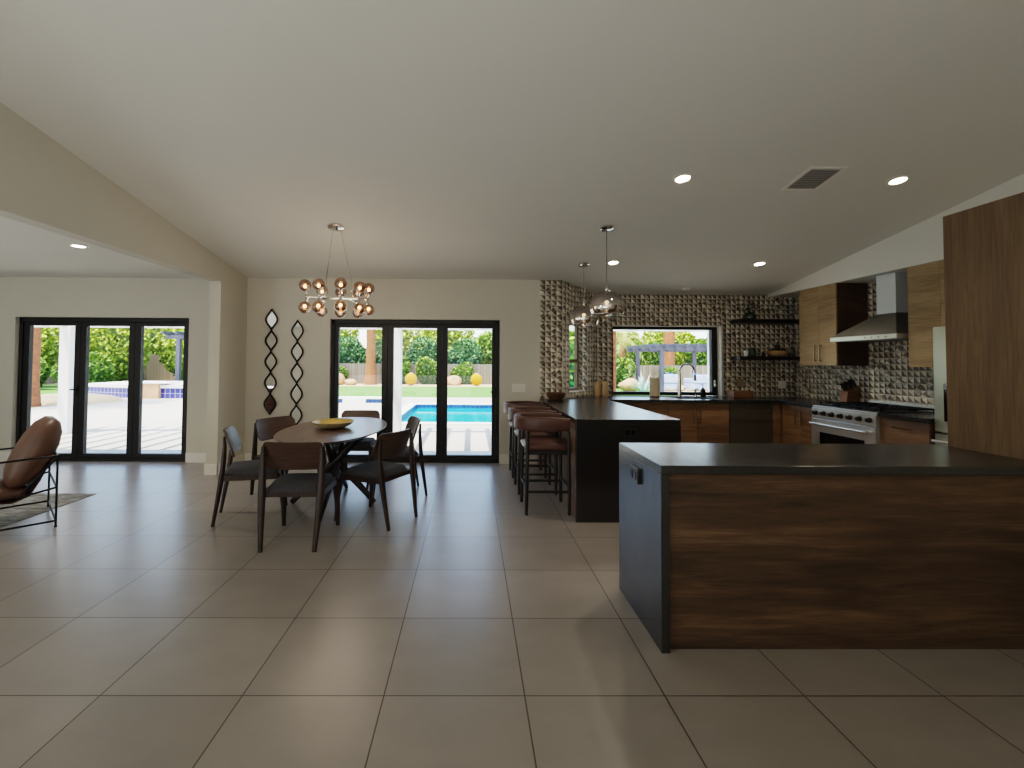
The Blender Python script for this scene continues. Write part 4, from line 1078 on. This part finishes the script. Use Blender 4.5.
shrub_family([(-27.8, 32.5, 1.0, 0), (-21.0, 32.5, 1.05, .2)], 'leaf_yellow', (2.4,1.5,2.5), 3600, .19, 33, 'boundary_tree', 'tall yellow-green tree beyond the fence behind the spa', 'tall trees beyond the spa fence', 'tree')
# palms
def palm(x, y, r, h, label, fronds=14, flare=1.5, fl=2.6, seed=1, ztrunk=GZ, elmin=-.3):
    o = thing('palm_tree', label, 'palm tree', (x, y, ztrunk))
    n_ = 14; pts = [(0.0,0,h*i/n_) for i in range(n_+1)]; rs = [r*(flare if i == 0 else (1+(flare-1)*math.exp(-i*1.1))*(1+(.06 if i % 2 else -.03))) for i in range(n_+1)]
    MB().tube(pts, rs, 14).build('trunk', M['bark'], o, smooth=60)
    rn = random.Random(seed); m = MB()
    for k_ in range(fronds):
        az = 2*PI*k_/fronds + rn.uniform(-.2,.2); el = rn.uniform(elmin, 1.0); d = Vector((math.cos(az), math.sin(az), 0)); prev = None
        for i in range(11):
            s_ = i/10; p = Vector((0,0,h)) + d*(fl*math.cos(el)*s_) + Vector((0,0,fl*(math.sin(el)*s_ - .75*s_*s_)))
            if prev is not None:
                tg = (p-prev).normalized(); sd = tg.cross(Vector((0,0,1))).normalized(); wl = .55*math.sin(PI*min(1, s_*.9+.1))*fl/2.6
                for sg in (-1, 1):
                    for e_ in (0, .5):
                        b0 = prev.lerp(p, e_); b1 = b0+tg*.06; tip = b0+sd*sg*wl+tg*.35-Vector((0,0,.18))
                        m.add([b0, b1, tip], [(0,1,2)]); cv = rn.uniform(.2,.9); m.col.append((cv,cv,cv,1))
            prev = p
    m.build('fronds', M['frond'], o, recalc=False)
    return o
palm(-13.55, 14.4, .24, 5.2, 'brown palm trunk rising beside the living room door view', 24, seed=2, flare=1.25, fl=3.6, elmin=.3)
palm(-6.15, 28.6, .27, 9, 'tall reddish palm trunk beyond the lawn in the dining door', seed=3, flare=1.6)
palm(13.5, 31.6, .36, 9, 'thick orange palm trunk behind the pergola', seed=4, flare=1.2)
palm(3.02, 10.1, .13, 6, 'slender palm trunk close outside the kitchen window edge', seed=5, flare=1.1)
palm(10.2, 31.3, .16, 3.3, 'low palm with drooping pale fronds behind the pergola', 18, 1.2, 2.1, seed=6)
# boulders and cactus
def boulder(x, y, s3, seed, label, z=GZ):
    rn = random.Random(seed); bm = bmesh.new(); bmesh.ops.create_icosphere(bm, subdivisions=3, radius=1)
    dirs = [(Vector((rn.gauss(0,1), rn.gauss(0,1), rn.gauss(0,1))).normalized(), rn.uniform(.72,.92)) for _ in range(12)]
    for v in bm.verts:
        for d, h in dirs:
            e_ = v.co.dot(d)
            if e_ > h: v.co -= d*(e_-h)
        v.co = Vector((v.co.x*s3[0], v.co.y*s3[1], v.co.z*s3[2]+s3[2]*.75))
    tag(MB().frombm(bm).build('boulder', M['boulder'], loc=(x, y, z+.02), smooth=35), label, 'boulder')
boulder(-8.3, 28.2, (.75,.5,.48), 1, 'pale sandstone boulder at the foot of the red palm trunk')
boulder(-7.2, 28.0, (.4,.35,.22), 2, 'small pale boulder between the large boulder and palm trunk')
boulder(-1.02, 28.2, (.5,.4,.36), 3, 'flat-topped tan boulder near the barrel cactus past the pool')
boulder(7.95, 23.4, (.55,.45,.4), 4, 'rounded pinkish boulder outside the kitchen window')
for x, lab in ((-3.6, 'golden barrel cactus beside the white patio post'), (.33, 'golden barrel cactus beside the flat-topped boulder')):
    o = thing('barrel_cactus', lab, 'cactus', (x, 28.0, GZ+.03)); m = MB(); vs, fs = [], []; n_ = 40; K = 10
    for i in range(K+1):
        a = PI*i/K
        for k_ in range(n_):
            q = 2*PI*k_/n_; rr = .33*max(.05, math.sin(a))*(1+.07*(1 if k_ % 2 else -1)); vs.append((rr*math.cos(q), rr*math.sin(q), .37-.37*math.cos(a)))
    for i in range(K):
        for k_ in range(n_): fs.append((i*n_+k_, i*n_+(k_+1)%n_, (i+1)*n_+(k_+1)%n_, (i+1)*n_+k_))
    m.add(vs, fs); m.build('body', M['cactus'], o); MB().lathe([(.12,.722),(.07,.75),(.001,.755)], 12).build('crown', M['bowl_rim'], o)
# raised spa
o = thing('raised_spa', 'raised spa clad in blue tile with white coping and stone pier', 'spa', (-12.4, 19.6, GZ))
poly = [(-2.75,-1.0),(-.6,-1.75),(3.4,-1.75),(3.4,1.4),(-2.75,1.4)]
m = MB(); m.prism(poly, 0, .40); m.build('tiled_wall', M['bluetile'], o)
m = MB(); m.prism([(x*1.03, y*1.05) for x, y in poly], .4005, .52); m.build('coping', M['coping'], o)
MB().box(-.1, .62, -1.92, -1.76, 0, .56, .01).build('stone_pier', M['boulder'], o)
MB().box(-.35, .9, -1.95, -1.0, .5605, .61, .01).build('pier_cap', M['coping'], o)
o = thing('pool_spillway', 'low blue tiled spillway ledge at the end of the pool', 'spillway', (-4.05, 16.6, GZ))
MB().box(-.95, -.42, -.2, .2, 0, .14).build('tiled_block', M['waterline'], o); MB().box(.38, .95, -.2, .2, 0, .14).build('tiled_block', M['waterline'], o)
MB().box(-1.0, 1.0, -.24, .3, .1405, .19).build('coping', M['coping'], o); MB().box(-.415, .375, -.3, .2, 0, .14).build('weir', M['coping'], o)
o = tag(MB().sphere((0,0,0), 1, 24, 10, (1.7,1.5,.28)).build('planting_mound', M['sand'], loc=(-14.0, 16.2, GZ), smooth=60), 'pale sandy planting mound beside the palm trunk and spa', 'mound')
# pergolas
def pergola(x, y, w_, d_, h, label, n_r=8):
    o = thing('pergola', label, 'pergola', (x, y, GZ))
    for px in (-w_/2, w_/2):
        for py in (-d_/2, d_/2): MB().box(px-.09, px+.09, py-.09, py+.09, 0, h, .005).build('post', M['greywood'], o)
    for py in (-d_/2, d_/2): MB().box(-w_/2-.6, w_/2+.6, py-.06, py+.06, h+.0005, h+.18).build('beam', M['greywood'], o)
    for i in range(n_r):
        px = -w_/2-.45+(w_+.9)*i/(n_r-1); MB().box(px-.05, px+.05, -d_/2-.5, d_/2+.5, h+.1805, h+.32).build('rafter', M['greywood'], o)
    return o
pergola(11.35, 25.3, 3.3, 3.4, 2.12, 'grey wooden pergola with seating outside the kitchen window', 9)
pergola(-11.9, 22.2, 3.4, .9, 2.45, 'grey wooden pergola beside the raised spa')
for x, y, rz, lab in ((10.7, 25.0, 2.95, 'white outdoor lounge chair with blue cushion, behind the paper towel view'), (12.05, 24.9, 3.35, 'white outdoor lounge chair with striped blue cushion behind the faucet')):
    o = thing('outdoor_armchair', lab, 'outdoor chair', (x, y, GZ), rz)
    MB().box(-.45,.45,-.4,.45,.08,.40,.05).build('base', M['cushion_w'], o); MB().box(-.3,.3,-.38,.3,.405,.54,.05).build('seat_cushion', M['cushion_b'], o)
    MB().box(-.45,.45,.32,.5,.41,.86,.05).build('backrest', M['cushion_w'], o)
    for sx_ in (-1,1): MB().box(sx_*.38-.07, sx_*.38+.07, -.4,.31,.405,.66,.04).build('armrest', M['cushion_w'], o)
    for sx_ in (-.4,.4):
        for sy_ in (-.35,.4): MB().cyl((sx_,sy_,0),(sx_,sy_,.09),.03,n=8).build('foot', M['greywood'], o)
    tag(MB().box(-.2,.2,-.06,.06,-.18,.18,.05).build('throw_pillow', M['cushion_b'], loc=(x-.02, y-.1, GZ+.76), rot=(.25,0,rz)), ('blue throw pillow on the lounge chair behind the paper towel view' if x < 11 else 'blue throw pillow on the lounge chair behind the faucet'), 'pillow')
o = thing('agave_plant', 'pale blue agave between the boulder and lounge chair outside', 'agave', (8.15, 22.0, GZ)); m = MB(); rn = random.Random(9)
for k_ in range(26):
    az, el = rn.uniform(0,2*PI), rn.uniform(.5,1.4); d = Vector((math.cos(az)*math.cos(el), math.sin(az)*math.cos(el), math.sin(el))); sd = d.cross(Vector((0,0,1))).normalized()
    l_ = rn.uniform(.8,1.15); m.add([-sd*.06, sd*.06, d*l_*.5+sd*.075, d*l_, d*l_*.5-sd*.075], [(0,1,2,3,4)]); cv = rn.uniform(.3,.9); m.col.append((cv,cv,cv,1))
m.build('leaf_rosette', M['agave'], o, recalc=False)

# ------------------------------------------------------------------ light
w = bpy.data.worlds.new('world'); scene.world = w; w.use_nodes = True
nt = w.node_tree; bg = nt.nodes['Background']; sky = nt.nodes.new('ShaderNodeTexSky'); sky.sky_type = 'NISHITA'; sky.sun_disc = False
sky.sun_elevation = R(62); sky.sun_rotation = R(200); sky.air_density = 1.0; sky.dust_density = 1.5
nt.links.new(sky.outputs[0], bg.inputs['Color']); bg.inputs['Strength'].default_value = .5
sd = bpy.data.lights.new('sun', 'SUN'); sd.energy = 6.0; sd.angle = R(.6); sd.color = (1,.95,.86)
so = bpy.data.objects.new('sun', sd); COL.objects.link(so)
so.rotation_euler = Vector((.25,.20,-1)).to_track_quat('-Z','Y').to_euler(); so.location = (0,0,12)
def area(name, loc, to, sx_, sy_, e_, col=(1,1,1)):
    d = bpy.data.lights.new(name, 'AREA'); d.shape = 'RECTANGLE'; d.size = sx_; d.size_y = sy_; d.energy = e_; d.color = col
    o = bpy.data.objects.new(name, d); COL.objects.link(o); o.location = loc
    o.rotation_euler = (Vector(to)-Vector(loc)).to_track_quat('-Z','Y').to_euler(); return o
area('living_fill', (-7.8, -1.4, 1.7), (-3, 2.5, 1.0), 2.5, 1.8, 40, (.94,.97,1))  # added fill lamp, there is no window in this wall
area('front_fill_up', (-2.0, -1.2, .7), (-2.0, -.3, 4), 4, 2, 38, (.95,.98,1))  # added lamp behind the camera to lift the sloped ceiling, no fixture
area('front_wall_fill', (-1.0, -1.6, 2.9), (-1.0, -3, 1.5), 7, .5, 66, (.97,.98,1))  # added fill, bounced off the wall behind the camera
area('living_fill_up', (-6.0, 1.5, .4), (-6.0, 2.2, 3), 2.5, 2.5, 24, (.9,.95,1))  # added unseen lamp to brighten the living room ceiling
for x, y, z, e_ in ((-1.43, 4.95, 1.80, 7),):
    d = bpy.data.lights.new('chandelier_light', 'POINT'); d.energy = e_; d.color = (1,.84,.66); d.shadow_soft_size = .4
    o = bpy.data.objects.new('chandelier_light', d); COL.objects.link(o); o.location = (x,y,z)

vs_ = scene.view_settings
vs_.view_transform = 'Filmic'; vs_.look = 'Medium High Contrast'; vs_.exposure = 1.02
scene.cycles.use_denoising = True
scene.cycles.max_bounces = 10; scene.cycles.diffuse_bounces = 5; scene.cycles.transparent_max_bounces = 24
scene.cycles.sample_clamp_indirect = 8
scene.cycles.caustics_reflective = False; scene.cycles.caustics_refractive = False
